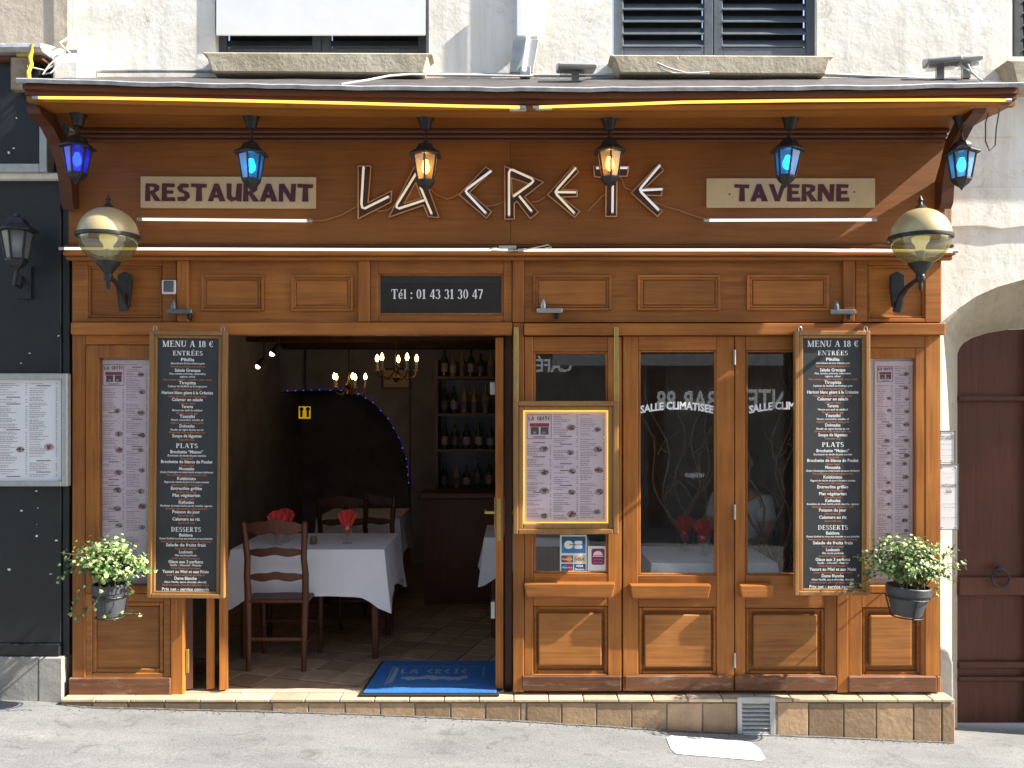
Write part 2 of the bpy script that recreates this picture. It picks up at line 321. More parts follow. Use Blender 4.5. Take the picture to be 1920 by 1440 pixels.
# ------------------------------------------------------------------ lettering
_tc={}
def text_geo(s,bold=0,shear=0):
    k=(s,bold,shear)
    if k in _tc: return _tc[k]
    cu=bpy.data.curves.new('t','FONT'); cu.body=s; cu.size=1; cu.resolution_u=2; cu.offset=bold; cu.shear=shear; cu.align_x='CENTER'
    o=bpy.data.objects.new('t',cu); C.objects.link(o); dg=bpy.context.evaluated_depsgraph_get()
    me=o.evaluated_get(dg).to_mesh()
    vs=[(v.co.x,v.co.y) for v in me.vertices]; fs=[tuple(p.vertices) for p in me.polygons]
    o.evaluated_get(dg).to_mesh_clear(); bpy.data.objects.remove(o); bpy.data.curves.remove(cu)
    if not vs: vs=[(0,0)]; fs=[]
    x0=min(v[0] for v in vs); x1=max(v[0] for v in vs)
    _tc[k]=(vs,fs,x0,x1); return _tc[k]
def text(mb,s,cx,zbase,cap,y,width=None,bold=0,shear=0,axis=None,arc=0):
    vs,fs,x0,x1=text_geo(s,bold,shear); sc=cap/.72; sx=sc
    if width: sx=width/max(1e-6,(x1-x0))
    mid=(x0+x1)/2; P=[]
    for a,b in vs:
        u=(a-mid)*sx; v=b*sc
        if arc: v-=arc*(u/((x1-x0)*sx/2))**2
        P.append(axis(u,v) if axis else (cx+u,y,zbase+v))
    mb.add(P,fs)
WEDGE={'R':(.70,[[(0,0),(.24,0),(.2,1),(.02,1)],[(.16,1),(.5,.98),(.66,.86),(.64,.62),(.42,.46),(.2,.40),(.2,.54),(.40,.64),(.43,.78),(.18,.84)],[(.2,.5),(.42,.5),(.74,0),(.46,0)]]),
'E':(.62,[[(0,0),(.24,0),(.22,1),(.02,1)],[(.15,1),(.60,.98),(.57,.78),(.15,.8)],[(.15,.6),(.53,.6),(.53,.42),(.15,.42)],[(.15,.2),(.6,.22),(.63,0),(.15,0)]]),
'S':(.60,[[(.55,.97),(.2,1),(.02,.75),(.1,.55),(.36,.42),(.36,.26),(.05,.22),(.05,.02),(.4,0),(.62,.25),(.55,.5),(.28,.64),(.28,.78),(.55,.77)]]),
'T':(.70,[[(0,1),(.72,.97),(.7,.76),(0,.8)],[(.26,.85),(.48,.85),(.5,0),(.22,0)]]),
'A':(.80,[[(0,0),(.24,0),(.48,1),(.3,1)],[(.3,1),(.5,1),(.82,0),(.54,0)],[(.2,.38),(.58,.38),(.62,.2),(.16,.2)]]),
'U':(.70,[[(0,1),(.22,1),(.22,.35),(.3,.2),(.42,.25),(.48,1),(.7,1),(.68,0),(.5,0),(.46,.08),(.2,-.02),(.02,.15)]]),
'N':(.80,[[(0,0),(.2,0),(.22,1),(.02,1)],[(.02,1),(.26,1),(.76,0),(.52,0)],[(.56,0),(.76,0),(.8,1),(.58,1)]]),
'V':(.80,[[(0,1),(.24,1),(.42,.3),(.6,1),(.8,1),(.52,0),(.3,0)]])}
def wedge(t,s,x0,x1,zb,h,y0,y1,gap=.07):
    tw=sum(WEDGE[c][0] for c in s)+gap*(len(s)-1); k=(x1-x0)/tw; x=x0; n=0
    for c in s:
        wd,ps=WEDGE[c]; mb=MB()
        for p in ps:
            mb.prism([(x+a*k,zb+b*h) for a,b in p],y0-.0006*(n%5),y1); n+=1
        mb.build('letter',M['maroon'],t); x+=(wd+gap)*k
# serif capitals and figures from thick and thin strokes
def _V(x,y0=0,y1=1,w=.17): return [[(x-w/2,y0),(x+w/2,y0),(x+w/2,y1),(x-w/2,y1)]]
def _H(a,b,y,h=.07): return [[(a,y-h/2),(b,y-h/2),(b,y+h/2),(a,y+h/2)]]
def _D(xa,ya,xb,yb,w): return [[(xa-w/2,ya),(xa+w/2,ya),(xb+w/2,yb),(xb-w/2,yb)]]
def _sf(x,y,w=.34): return _H(x-w/2,x+w/2,y+(.03 if y<.5 else -.03),.06)
def _A(cx,cy,rx,ry,a0=0,a1=360,tx=.16,ty=.06,n=14):
    out=[]
    for i in range(n):
        t0=math.radians(a0+(a1-a0)*i/n); t1=math.radians(a0+(a1-a0)*(i+1)/n)
        out.append([(cx+rx*math.cos(t0),cy+ry*math.sin(t0)),(cx+rx*math.cos(t1),cy+ry*math.sin(t1)),(cx+(rx-tx)*math.cos(t1),cy+(ry-ty)*math.sin(t1)),(cx+(rx-tx)*math.cos(t0),cy+(ry-ty)*math.sin(t0))])
    return out
_acc=[[(.3,1.08),(.38,1.08),(.56,1.28),(.42,1.28)]]
_E=_V(.18)+_H(.02,.62,.965)+_H(.02,.66,.035)+_H(.18,.5,.52)+_V(.6,.76,1,.05)+_V(.64,0,.26,.05)+_V(.5,.4,.64,.05)
SER={'T':(.72,_V(.36)+_H(0,.72,.965)+_sf(.36,0)+_V(.025,.72,1,.05)+_V(.695,.72,1,.05)),'l':(.3,_V(.15)+_sf(.15,0,.3)+_H(.02,.15,.97,.06)),
'é':(.52,_A(.26,.33,.26,.34,20,325)+_H(.1,.5,.36,.06)+[[(.22,.74),(.3,.74),(.46,.98),(.32,.98)]]),':':(.22,_V(.11,0,.16,.16)+_V(.11,.5,.66,.16)),
'0':(.56,_A(.28,.5,.28,.5)),'1':(.42,_V(.22)+_sf(.22,0,.4)+_D(.04,.8,.2,.95,.1)),'3':(.54,_A(.24,.73,.25,.27,-80,160)+_A(.24,.27,.29,.29,-160,85)),
'4':(.58,_V(.4,0,1,.16)+_H(0,.58,.27,.1)+_D(.03,.27,.38,1,.08)),'7':(.54,_H(0,.54,.94,.12)+_D(.2,0,.48,.92,.14)),'8':(.56,_A(.28,.73,.24,.27)+_A(.28,.26,.28,.28)),
'€':(.62,_A(.38,.5,.32,.5,40,320)+_H(0,.5,.6,.06)+_H(0,.48,.43,.06)),'M':(.98,_V(.12,0,1,.07)+_V(.84)+_D(.45,0,.14,1,.18)+_D(.47,0,.8,1,.07)+_sf(.12,0,.26)+_sf(.84,0)+_sf(.1,1,.2)+_sf(.86,1,.26)),
'E':(.7,_E),'É':(.7,_E+_acc),'N':(.8,_V(.12,0,1,.07)+_V(.68,0,1,.07)+_D(.66,0,.14,1,.19)+_sf(.12,0,.26)+_sf(.68,1,.26)),
'U':(.8,_V(.16,.3,1)+_V(.66,.3,1,.07)+_A(.385,.32,.31,.33,180,360)+_sf(.16,1)+_sf(.66,1,.26)),'A':(.82,_D(.1,0,.38,1,.07)+_D(.66,0,.4,1,.19)+_H(.2,.58,.34,.06)+_sf(.1,0,.24)+_sf(.68,0,.32)),
'R':(.78,_V(.18)+_A(.3,.73,.3,.27,-90,90)+_H(.1,.32,.97,.06)+_H(.18,.32,.49,.06)+_D(.66,0,.36,.48,.18)+_sf(.18,0)),'S':(.56,_A(.28,.73,.25,.27,20,255)+_A(.28,.27,.28,.28,-160,85)),
'P':(.66,_V(.18)+_A(.3,.72,.32,.28,-90,90)+_H(.05,.32,.97,.06)+_H(.18,.32,.47,.06)+_sf(.18,0)),'L':(.64,_V(.18)+_H(.02,.62,.035)+_V(.6,0,.28,.05)+_sf(.18,1)),
'D':(.78,_V(.18)+_A(.3,.5,.44,.5,-90,90)+_H(.04,.32,.97,.06)+_H(.04,.32,.03,.06)),' ':(.3,[])}
def serif(mb,s,cx,zb,h,y,width=None,gap=.09):
    tw=sum(SER[c][0] for c in s)+gap*(len(s)-1); k=(width/tw) if width else h; x=cx-tw*k/2; n=0
    for c in s:
        for p in SER[c][1]:
            q=[(x+a*k,y-.00025*(n%7),zb+b*h) for a,b in p]
            mb.add(q,[tuple(range(len(q)))]); n+=1
        x+=(SER[c][0]+gap)*k
GREEK={'L':[[(0,1),(0,0),(.6,.3)]],'A':[[(0,0),(.42,1),(.8,0)],[(.15,.3),(.68,.38)]],'C':[[(.6,1),(.05,.5),(.6,.05)]],'R':[[(.05,0),(.05,1),(.6,.7),(.1,.45),(.6,0)]],'E':[[(.6,1),(.05,.5),(.6,.05)],[(.1,.5),(.6,.55)]],'T':[[(0,1),(.8,1)],[(.4,1),(.4,0)]]}
def greek(mb,s,x0,x1,zb,h,y,lw):
    n=len(s); st=(x1-x0)/n
    for i,c in enumerate(s):
        if c==' ': continue
        for q,pl in enumerate(GREEK[c]):
            for a,b in zip(pl,pl[1:]):
                p=Vector((x0+i*st+a[0]*st,0,zb+a[1]*h)); r=Vector((x0+i*st+b[0]*st,0,zb+b[1]*h)); t=(r-p).normalized(); nn=Vector((-t.z,0,t.x))*lw/2
                yy=y-.0002*(i%3)-.0001*q
                mb.add([(v.x,yy,v.z) for v in (p-nn,r-nn,r+nn,p+nn)],[(0,1,2,3)])

# ================================================================== SETTING
GP=[(-60,.35),(-14,.30),(-2.75,-.022),(-2.42,-.052),(-.98,-.087),(.04,-.13),(.89,-.185),(2.55,-.256),(5,-.36),(14,-.7),(60,-.8)]
def gz(x):
    for (a,b),(c,d) in zip(GP,GP[1:]):
        if x<=c: return b+(d-b)*(x-a)/(c-a)
    return GP[-1][1]
m=MB(); xs=[p[0] for p in GP]; ys=[-60,-20,-7.4,-.66,-.1,2,30]
for y in ys:
    for x in xs: m.v.append((x,y,gz(x)-(.0 if y<.5 else .35)))
nx=len(xs)
for j in range(len(ys)-1):
    for i in range(nx-1): m.face((j*nx+i,j*nx+i+1,(j+1)*nx+i+1,(j+1)*nx+i))
tag(m.build('pavement',M['asphalt']),'light grey worn asphalt pavement sloping down along the shop step','pavement',kind='structure')

def wallgrid(m,x0,x1,z0,z1,holes,y,depth):
    xs=sorted({x0,x1}|{h[0] for h in holes}|{h[1] for h in holes}); zs=sorted({z0,z1}|{h[2] for h in holes}|{h[3] for h in holes})
    xs=[v for v in xs if x0<=v<=x1]; zs=[v for v in zs if z0<=v<=z1]
    for a,b in zip(xs,xs[1:]):
        for c,d in zip(zs,zs[1:]):
            if any(h[0]<=(a+b)/2<=h[1] and h[2]<=(c+d)/2<=h[3] for h in holes): continue
            m.add([(a,y,c),(b,y,c),(b,y,d),(a,y,d)],[(0,1,2,3)])
    for h in holes:
        a,b,c,d=h
        for q in ([(a,y,c),(a,y+depth,c),(a,y+depth,d),(a,y,d)],[(b,y,d),(b,y+depth,d),(b,y+depth,c),(b,y,c)],[(a,y,d),(a,y+depth,d),(b,y+depth,d),(b,y,d)],[(b,y,c),(b,y+depth,c),(a,y+depth,c),(a,y,c)]):
            m.add(q,[(0,1,2,3)])
# ------------------------------------------------ plastered town house over the shop
WD=.12
house=thing('town_house','cream plastered town house with shuttered windows and arched doorway','building',(0,WD,0))
xl=X(128,WD); xarch0=X(1762,WD); xc=X(1990,WD); hw=xc-xarch0
zA=Z(470,WD); TOP=8.6
wx=[(X(403,WD),X(803,WD)),(X(1148,WD),X(1532,WD)),(X(1898,WD),X(2280,WD))]; zs0=Z(106,WD); zs1=zs0+1.75
holes=[(a,b,zs0,zs1) for a,b in wx]+[(xl+.001,xarch0,-.6,Z(165,WD)),(xarch0,xc+hw,-.9,zA)]
holes+=[(a,b,zs0+2.9,zs1+2.9) for a,b in wx]
m=MB(); wallgrid(m,xl,7.5,-.9,TOP,holes,WD,.22)
c1=[(1762,607),(1778,594),(1795,580),(1830,556),(1870,538),(1920,524),(1990,516)]
c1=[(X(a,WD),Z(b,WD)) for a,b in c1]; c1=c1+[(2*xc-a,b) for a,b in c1[-2::-1]]
d2=.42; c2=[(1795,664),(1799,653),(1806,644),(1822,634),(1850,625),(1890,618),(1933,616)]
c2=[(X(a,d2),Z(b,d2)) for a,b in c2]; c2=c2+[(2*xc-a,b) for a,b in c2[-2::-1]]
for (a,b),(c,d) in zip(c1,c1[1:]): m.add([(a,WD,b),(c,WD,d),(c,WD,zA),(a,WD,zA)],[(0,1,2,3)])
m.build('wall',M['plaster'],house)
m=MB()
for (a,b),(c,d),(e,f),(g,h) in zip(c1,c1[1:],c2,c2[1:]): m.add([(a,WD,b),(e,d2,f),(g,d2,h),(c,WD,d)],[(0,1,2,3)])
for k in (0,-1):
    (a,b),(e,f)=c1[k],c2[k]; m.add([(a,WD,-.6),(e,d2,-.6),(e,d2,f),(a,WD,b)],[(0,1,2,3)])
m.build('arch_reveal',M['sillstone'],house)
one('guard_stone',house,M['stone'],lambda m:m.prism([(X(1752,.06),-.3),(X(1790,.06),-.3),(X(1789,.06),.16),(X(1780,.06),.24),(X(1765,.06),.26),(X(1752,.06),.25)],.06,.3),bevel=.015,seg=2)
# raised stone courses beside the arch
one('stone_course',house,M['plaster'],lambda m:m.prism([(X(1782,.1),Z(352,.1)),(X(2300,.1),Z(352,.1)),(X(2300,.1),Z(424,.1)),(X(1925,.1),Z(424,.1)),(X(1880,.1),Z(430,.1)),(X(1840,.1),Z(424,.1)),(X(1782,.1),Z(426,.1))],.1,WD+.01),bevel=.006)
one('stone_course',house,M['plaster'],lambda m:m.prism([(X(1770,.109),Z(150,.109)),(X(1899,.109),Z(150,.109)),(X(1899,.109),Z(256,.109)),(X(1770,.109),Z(258,.109))],.109,WD+.01),bevel=.004)
# windows
def sill(px0,px1,py0,py1,d0=-.02):
    return one('sill',house,M['sillstone'],lambda m:m.prism([(X(px0,d0),Z(py0,d0)),(X(px1,d0),Z(py0+2,d0)),(X(px1,d0)-.03,Z(py0+10,d0)),(X(px1-8,d0)-.03,Z(py1,d0)),(X(px0+14,d0)+.02,Z(py1-3,d0)),(X(px0+10,d0),Z(py0+9,d0))],d0,WD+.05),bevel=.008)
sill(377,812,97,138); sill(1142,1566,102,140); sill(1888,2290,112,168)
def louvre(px0,px1,py1,d,nsl,pitch,mat,name='shutter_leaf'):
    z0=Z(py1,d); x0=X(px0,d); x1=X(px1,d); z1=z0+1.72; st=.055
    f=MB(); f.box(x0,x0+st,d,d+.04,z0,z1); f.box(x1-st,x1,d,d+.04,z0,z1); f.box(x0+st,x1-st,d+.001,d+.039,z0,z0+.05); f.box(x0+st,x1-st,d+.001,d+.039,z1-.05,z1)
    sh=f.build(name,mat,house,bevel=.004)
    base=None
    for k in range(nsl):
        zz=z0+.055+pitch*k
        if base is None:
            s=MB(); s.prismx([(d-.004,zz),(d+.0,zz-.004),(d+.042,zz+.05),(d+.038,zz+.054)],x0+st,x1-st); base=s.build('slat',mat,sh)
        else:
            o=base.copy(); C.objects.link(o); o.parent=sh; o.location=(0,0,pitch*k); 
    b=MB(); b.box(x0+st,x1-st,d+.06,d+.07,z0,z1); b.build('backing',M['black'],sh)
louvre(1152,1337,104,.16,22,.074,M['shutter']); louvre(1338,1529,104,.16,22,.074,M['shutter'])
louvre(408,602,105,.19,22,.074,M['shutter']); louvre(603,801,105,.19,22,.074,M['shutter'])
louvre(1902,2080,112,.16,22,.074,M['black']); louvre(2082,2278,112,.16,22,.074,M['black'])
one('blind',house,M['white'],lambda m:m.box(X(405,.10),X(798,.10),.10,.112,Z(66,.10),Z(66,.10)+1.6),bevel=.003)
one('blind_rail',house,M['greysteel'],lambda m:m.box(X(799,.10),X(804,.10),.10,.14,zs0,zs0+1.7))
for a,b in wx:
    one('upper_window',house,M['glassd'],lambda m:m.box(a,b,.3,.31,zs0+2.9,zs1+2.9))
# arched door
dd=thing('arched_door','dark brown panelled wooden door set deep under the arch','door',(xc,d2,gz(xc)))
zb=-.33
m=MB(); P=[(a,b) for a,b in c2]; m.prism([(P[0][0],zb)]+P+[(P[-1][0],zb)],d2+.01,d2+.06); m.build('door_leaf',M['darkdoor'],dd)
for yy0,yy1 in ((742,752),(1082,1116),(1240,1252),(1268,1276)):
    one('rail',dd,M['darkdoor'],lambda m:m.box(P[0][0],P[-1][0],d2-.02,d2+.01,Z(yy0,d2),Z(yy1,d2)),bevel=.006)
one('centre_strip',dd,M['darkdoor'],lambda m:m.box(xc-.03,xc+.03,d2-.03,d2+.01,zb,c2[6][1]-.01),bevel=.006)
kx,kz=X(1876,d2-.04),Z(1078,d2-.04)
one('knocker_ring',dd,M['iron'],lambda m:(m.tube([(kx+.055*math.cos(t),d2-.04,kz-.02+.055*math.sin(t)) for t in [2*PI*i/16 for i in range(17)]],.007,6),m.ball((kx,d2-.025,kz+.035),.022)),smooth=True)
# enamel plaques
def plaque(px0,px1,py0,py1,label,lines):
    d=.104; t=thing('plaque',label,'plaque',(X((px0+px1)/2,d),WD,Z(py1,d)))
    one('plate',t,M['paperw'],lambda m:m.pbox(px0,px1,py0,py1,d,.1195),bevel=.002)
    one('rim',t,M['greysteel'],lambda m:m.ring((px0-.8,px1+.8,py0-.8,py1+.8),(px0+1,px1-1,py0+1,py1-1),d-.003,.1196),bevel=.001)
    L=MB()
    for s,yy,h,wd in lines: text(L,s,X((px0+px1)/2,d-.002),Z(yy,d-.002),h/W_,d-.002,wd/W_,bold=.01)
    tag(L.build('lettering',M['ink'],t),kind='stuff')
    sc=MB()
    for a in (px0+5,px1-5):
        for b in (py0+5,py1-5): sc.ball((X(a,d),d+.001,Z(b,d)),.005,8,6)
    sc.build('screw',M['steel'],t,smooth=True)
plaque(1760,1791,808,868,'small white plaque reading CITY GALLERY beside the arched door',[('CITY GALLERY',824,7,26),('--- -- ----',834,4,22),('--- -- ----',844,3,24),('--- -- ----',855,3,22)])
plaque(1762,1797,871,993,'tall white plaque reading PHOTOGRAPHE Studio beside the arched door',[('--- -- ----',888,3,26),('--- -- ----',896,3,10),('PHOTOGRAPHE',914,7,28),('Studio',924,7,12),('--- -- ----',946,4,26),('--- -- ----',953,4,22),('--- -- ----',972,4,27)])

# ------------------------------------------------ house across the street, seen in the glass
OY=-8.6
op=thing('opposite_house','cream house across the street with a dark bar front, reflected in the window glass','building',(0,OY,gz(0)))
one('upper_wall',op,M['plaster'],lambda m:m.box(-13,13,OY-.4,OY,3.1,9.5)); one('bar_front',op,M['stone'],lambda m:m.box(-13,13,OY-.4,OY+.04,-.9,3.099))
for k in range(-5,6):
    one('window',op,M['glassd'],lambda m:m.box(k*2.3-.5,k*2.3+.5,OY-.02,OY+.012,4.3,6.0)); one('window',op,M['glassd'],lambda m:m.box(k*2.3-.5,k*2.3+.5,OY-.02,OY+.012,7.0,8.6))
    one('pilaster',op,M['mould'],lambda m:m.box(k*2.3-.12,k*2.3+.12,OY+.041,OY+.10,-.9,2.6),bevel=.01)
one('awning',op,M['red'],lambda m:m.prismx([(OY+.04,2.85),(OY+1.0,2.5),(OY+1.0,2.46),(OY+.04,2.8)],.6,7.5)); one('valance',op,M['white'],lambda m:m.box(.6,7.5,OY+1.001,OY+1.02,2.28,2.45))
one('door_leaf',op,M['darkdoor'],lambda m:m.box(-1.1,-.1,OY+.041,OY+.07,-.5,2.2))
dv=-OY
for s_,px0,px1,py,h in (('CAFÉ',1005,1072,697,24),('BAR 88',1230,1342,768,36),('PINTE À',1362,1502,765,36),('unique',1283,1318,894,11)):
    L_=MB(); yy=OY+.12; cx=(X(px0,dv)+X(px1,dv))/2
    text(L_,s_,0,0,h/W_*(D_+dv)/D_,0,(px1-px0)/W_*(D_+dv)/D_,bold=.02,axis=lambda u,v:(cx-u,yy,Z(py,dv)+v)); L_.build('sign_letters',M['signlit'],op)

# ------------------------------------------------ interior shell
IX0,IX1,IY1,IH=-2.5,2.5,5.2,2.42
o=one('floor',None,M['tile_floor'],lambda m:m.box(IX0,IX1,.09,IY1,-.3,-.012)); tag(o,'terracotta tiled floor of the dining room','floor',kind='structure')
fl=o
ang=math.radians(-17); base=None; cnt=0; ts=.2
for i in range(-14,16):
    for j in range(0,16):
        u=(i*ts)-.6; v=(j*ts)-.3
        cx_=u*math.cos(ang)-v*math.sin(ang)-.4; cy_=u*math.sin(ang)+v*math.cos(ang)+.2
        if cy_<.235 or cy_>2.6 or cx_<-2.1 or cx_>.35 or cnt>=290: continue
        if base is None:
            b=MB(); b.box(-.097,.097,-.097,.097,-.012,0); base=b.build('tile',M['tile_floor'],fl,bevel=.003); t=base
        else:
            t=base.copy(); C.objects.link(t); t.parent=fl
        t.location=(cx_,cy_,0); t.rotation_euler=(random.uniform(-.004,.004),random.uniform(-.004,.004),ang); cnt+=1
o=one('interior_wall',None,M['wall_in'],lambda m:(m.box(IX0-.1,IX0,.14,IY1,-.3,IH),m.box(IX1,IX1+.01,.45,IY1,-.3,IH))); tag(o,'dim plastered side walls of the dining room','wall',kind='structure')
o=one('ceiling',None,M['ceil_in'],lambda m:m.box(IX0,IX1,.06,IY1,IH,IH+.08)); tag(o,'brown ceiling of the dining room','ceiling',kind='structure')
for yy in (.9,1.9,3.0,4.1):
    one('beam',o,M['chairwood'],lambda m:m.box(IX0,IX1,yy,yy+.16,IH-.13,IH-.0005),bevel=.01)
# back wall with arch
bd=4.2; bx0,bx1=IX0,IX1
ap=[(452,1290),(452,800),(458,775),(480,752),(505,740),(540,733),(600,731),(640,732),(672,738),(700,755),(728,785),(748,820),(762,860),(768,920),(770,1290)]
def scd(p): return ((p[0]-CX)/W_*(D_+bd)/D_, EH+(HY-p[1])/W_*(D_+bd)/D_)
AP=[scd(p) for p in ap]; AP[0]=(AP[0][0],-.1); AP[-1]=(AP[-1][0],-.1)
m=MB(); m.add([(bx0,bd,-.1),(AP[0][0],bd,-.1),(AP[0][0],bd,IH),(bx0,bd,IH)],[(0,1,2,3)]); m.add([(AP[-1][0],bd,-.1),(bx1,bd,-.1),(bx1,bd,IH),(AP[-1][0],bd,IH)],[(0,1,2,3)])
for a,b in zip(AP[1:-1],AP[2:-1]): m.add([(a[0],bd,a[1]),(b[0],bd,b[1]),(b[0],bd,IH),(a[0],bd,IH)],[(0,1,2,3)])
for a,b in zip(AP,AP[1:]): m.add([(a[0],bd,a[1]),(a[0],bd+.6,a[1]),(b[0],bd+.6,b[1]),(b[0],bd,b[1])],[(0,1,2,3)])
bw=m.build('back_wall',M['wall_in']); tag(bw,'dim back wall with a wide arch leading to a dark passage','wall',kind='structure')
o=one('passage_wall',None,M['wall_dark'],lambda m:m.box(IX0,IX1,5.18,5.2,-.3,IH)); tag(o,'dark end wall of the passage behind the arch','wall',kind='structure')
t=thing('fairy_lights','string of tiny blue lights following the arch in the dining room','lights',(AP[7][0],bd,1.5))
c=MB(); c.tube([(a,bd-.012,b-.006) for a,b in AP[1:-1]],.003,5); c.build('cord',M['cable_dk'],t)
pts=[]
for a,b in zip(AP[1:-2],AP[2:-1]):
    n=max(1,int(math.hypot(b[0]-a[0],b[1]-a[1])/.085))
    for k in range(n): pts.append((a[0]+(b[0]-a[0])*k/n,a[1]+(b[1]-a[1])*k/n))
for a,b in pts: one('light',t,M['blueled'],lambda m:m.ball((a,bd-.02,b),.0045,6,4))

# ================================================================== SHOPFRONT
shop=thing('restaurant_shopfront','varnished oak restaurant shopfront with canopy, panelled frieze and tiled step','shopfront',(0,0,0))
OH,OV,OL=M['oak_h'],M['oak_v'],M['oak_low']
def sb(name,px0,px1,py0,py1,d0,d1,mat,bev=.004,parent=shop): return one(name,parent,mat,lambda m:m.pbox(px0,px1,py0,py1,d0,d1),bevel=bev)
XL,XR=X(135),X(1765)
# fascia in two boards
xm=X(957)
one('fascia_board',shop,M['fascia'],lambda m:m.box(XL-.02,xm-.0012,0,.05,Z(470),3.30)); one('fascia_board',shop,M['fascia'],lambda m:m.box(xm+.0012,XR+.02,0,.05,Z(470),3.30))
one('fascia_backing',shop,M['mould'],lambda m:m.box(XL,XR,.051,.09,Z(486),3.30))
one('side_cheek',shop,M['mould'],lambda m:m.box(XR-.001,XR+.02,.051,WD+.02,0,3.3)); one('side_cheek',shop,M['mould'],lambda m:m.box(XL-.02,XL+.001,.051,WD+.02,0,3.3))
sb('moulding',140,1782,238,248,-.055,0,M['mould'],.008); sb('moulding',140,1778,249,257,-.035,0,M['mould'],.008); sb('moulding',140,1776,258,265,-.018,0,M['mould'],.006)
sb('moulding',120,1790,457,464,-.03,0,M['mould'],.006); sb('moulding',116,1794,470,478,-.075,0,OH,.008); sb('moulding',122,1788,478.5,487,-.045,0,OH,.008)
# canopy, sagging a little along its front
CXL,CXR=X(48,-.5),X(1905,-.5)
def sag(x): return -.036*max(0,1-(x/2.6)**2)+.012*(-x/2.6)
def sweep(name,poly,mat,x0=CXL,x1=CXR,n=28,wave=0,fade=None,bev=0):
    m=MB(); k=len(poly); rnd=random.Random(3)
    for i in range(n+1):
        x=x0+(x1-x0)*i/n; s=sag(x); wv=rnd.uniform(-wave,wave)
        for q,(y,z) in enumerate(poly): m.v.append((x,y+wv*.5,z+s*(1 if fade is None else fade[q])+wv))
    for i in range(n):
        for q in range(k): m.face((i*k+q,(i+1)*k+q,(i+1)*k+(q+1)%k,i*k+(q+1)%k))
    m.face(tuple(range(k))); m.face(tuple(range(n*k+k-1,n*k-1,-1)))
    return m.build(name,mat,shop,bevel=bev)
def rect(y0,y1,z0,z1): return [(y0,z0),(y0,z1),(y1,z1),(y1,z0)]
sweep('soffit_board',rect(-.478,-.302,3.296,3.316),M['soffit'],fade=[1,1,.6,.6]); sweep('soffit_board',rect(-.30,.0,3.301,3.32),M['fascia'],fade=[.6,.6,0,0])
sweep('canopy_moulding',rect(-.492,-.46,3.285,3.315),M['soffit']); sweep('canopy_moulding',rect(-.507,-.46,3.3155,3.338),M['mould']); sweep('canopy_moulding',rect(-.528,-.46,3.3385,3.366),M['mould'])
sweep('zinc_edge',[(-.552,3.364),(-.556,3.381),(-.545,3.390),(-.49,3.404),(-.49,3.398),(-.543,3.384),(-.546,3.364)],M['zinc'],CXL-.02,CXR+.02,44,.004)
sweep('canopy_roof',[(-.50,3.37),(-.50,3.398),(WD,3.66),(WD,3.37)],M['lead'],fade=[1,1,.2,.2],wave=.003)
one('flashing',shop,M['zinc'],lambda m:m.tube([(X(p,.09),.09,Z(q,.09)) for p,q in ((100,134),(300,133),(470,134),(640,139),(850,140),(1050,142),(1280,140),(1500,138),(1800,150))],.011,6))
# brackets
def bracket(x):
    pr=[(0,2.84),(-.05,2.83),(-.075,2.86),(-.085,2.95),(-.12,3.06),(-.19,3.16),(-.29,3.23),(-.40,3.262),(-.42,3.28),(-.42,3.295),(0,3.295)]
    one('bracket',shop,M['mould'],lambda m:(m.prismx(pr[:1]+pr[1:5]+[(-.06,3.09),(0,3.0)],x-.035,x+.035),m.prismx([(-.06,3.09),(-.12,3.06),(-.19,3.16),(-.29,3.23),(-.40,3.262),(-.42,3.28),(-.42,3.295),(-.25,3.295),(-.12,3.2)],x-.035,x+.035)))
bracket(X(1764)); bracket(X(137))
# frieze of panels
FZ0,FZ1=487,604
def bay(px0,px1,panels,recess=None):
    b=one('frieze_board',shop,OH,lambda m:m.pbox(px0,px1,FZ0,FZ1,.012 if not recess else .03,.07))
    for (a,e,c,d) in panels:
        r=one('panel_moulding',shop,OH,lambda m:(m.ring((a,e,c,d),(a+5,e-5,c+5,d-5),-.004,.0119),m.ring((a+5.2,e-5.2,c+5.2,d-5.2),(a+9,e-9,c+9,d-9),.004,.0118)),bevel=.003)
        one('frieze_panel',shop,OH,lambda m:m.pbox(a+11,e-11,c+11,d-11,.006,.0117),bevel=.004)
    if recess:
        a,e,c,d=recess
        one('bay_frame',shop,OH,lambda m:m.ring((px0,px1,FZ0,FZ1),(a,e,c,d),.002,.0299),bevel=.004)
        one('panel_moulding',shop,OH,lambda m:m.ring((a+.3,e-.3,c+.3,d-.3),(a+5,e-5,c+5,d-5),.014,.0298),bevel=.004)
bay(135,331,[],(164,304,498,596)); bay(353,671,[(376,494,515,583),(545,662,515,583)]); bay(983,1582,[(999,1147,515,582),(1196,1351,515,582),(1401,1555,515,582)]); bay(1604,1765,[],(1627,1735,497,597))
for a,b in ((331.3,352.7),(671.3,693),(961,982.5),(1582.5,1603.5)): sb('post',a,b,487.5,604,-.018,.06,OV)
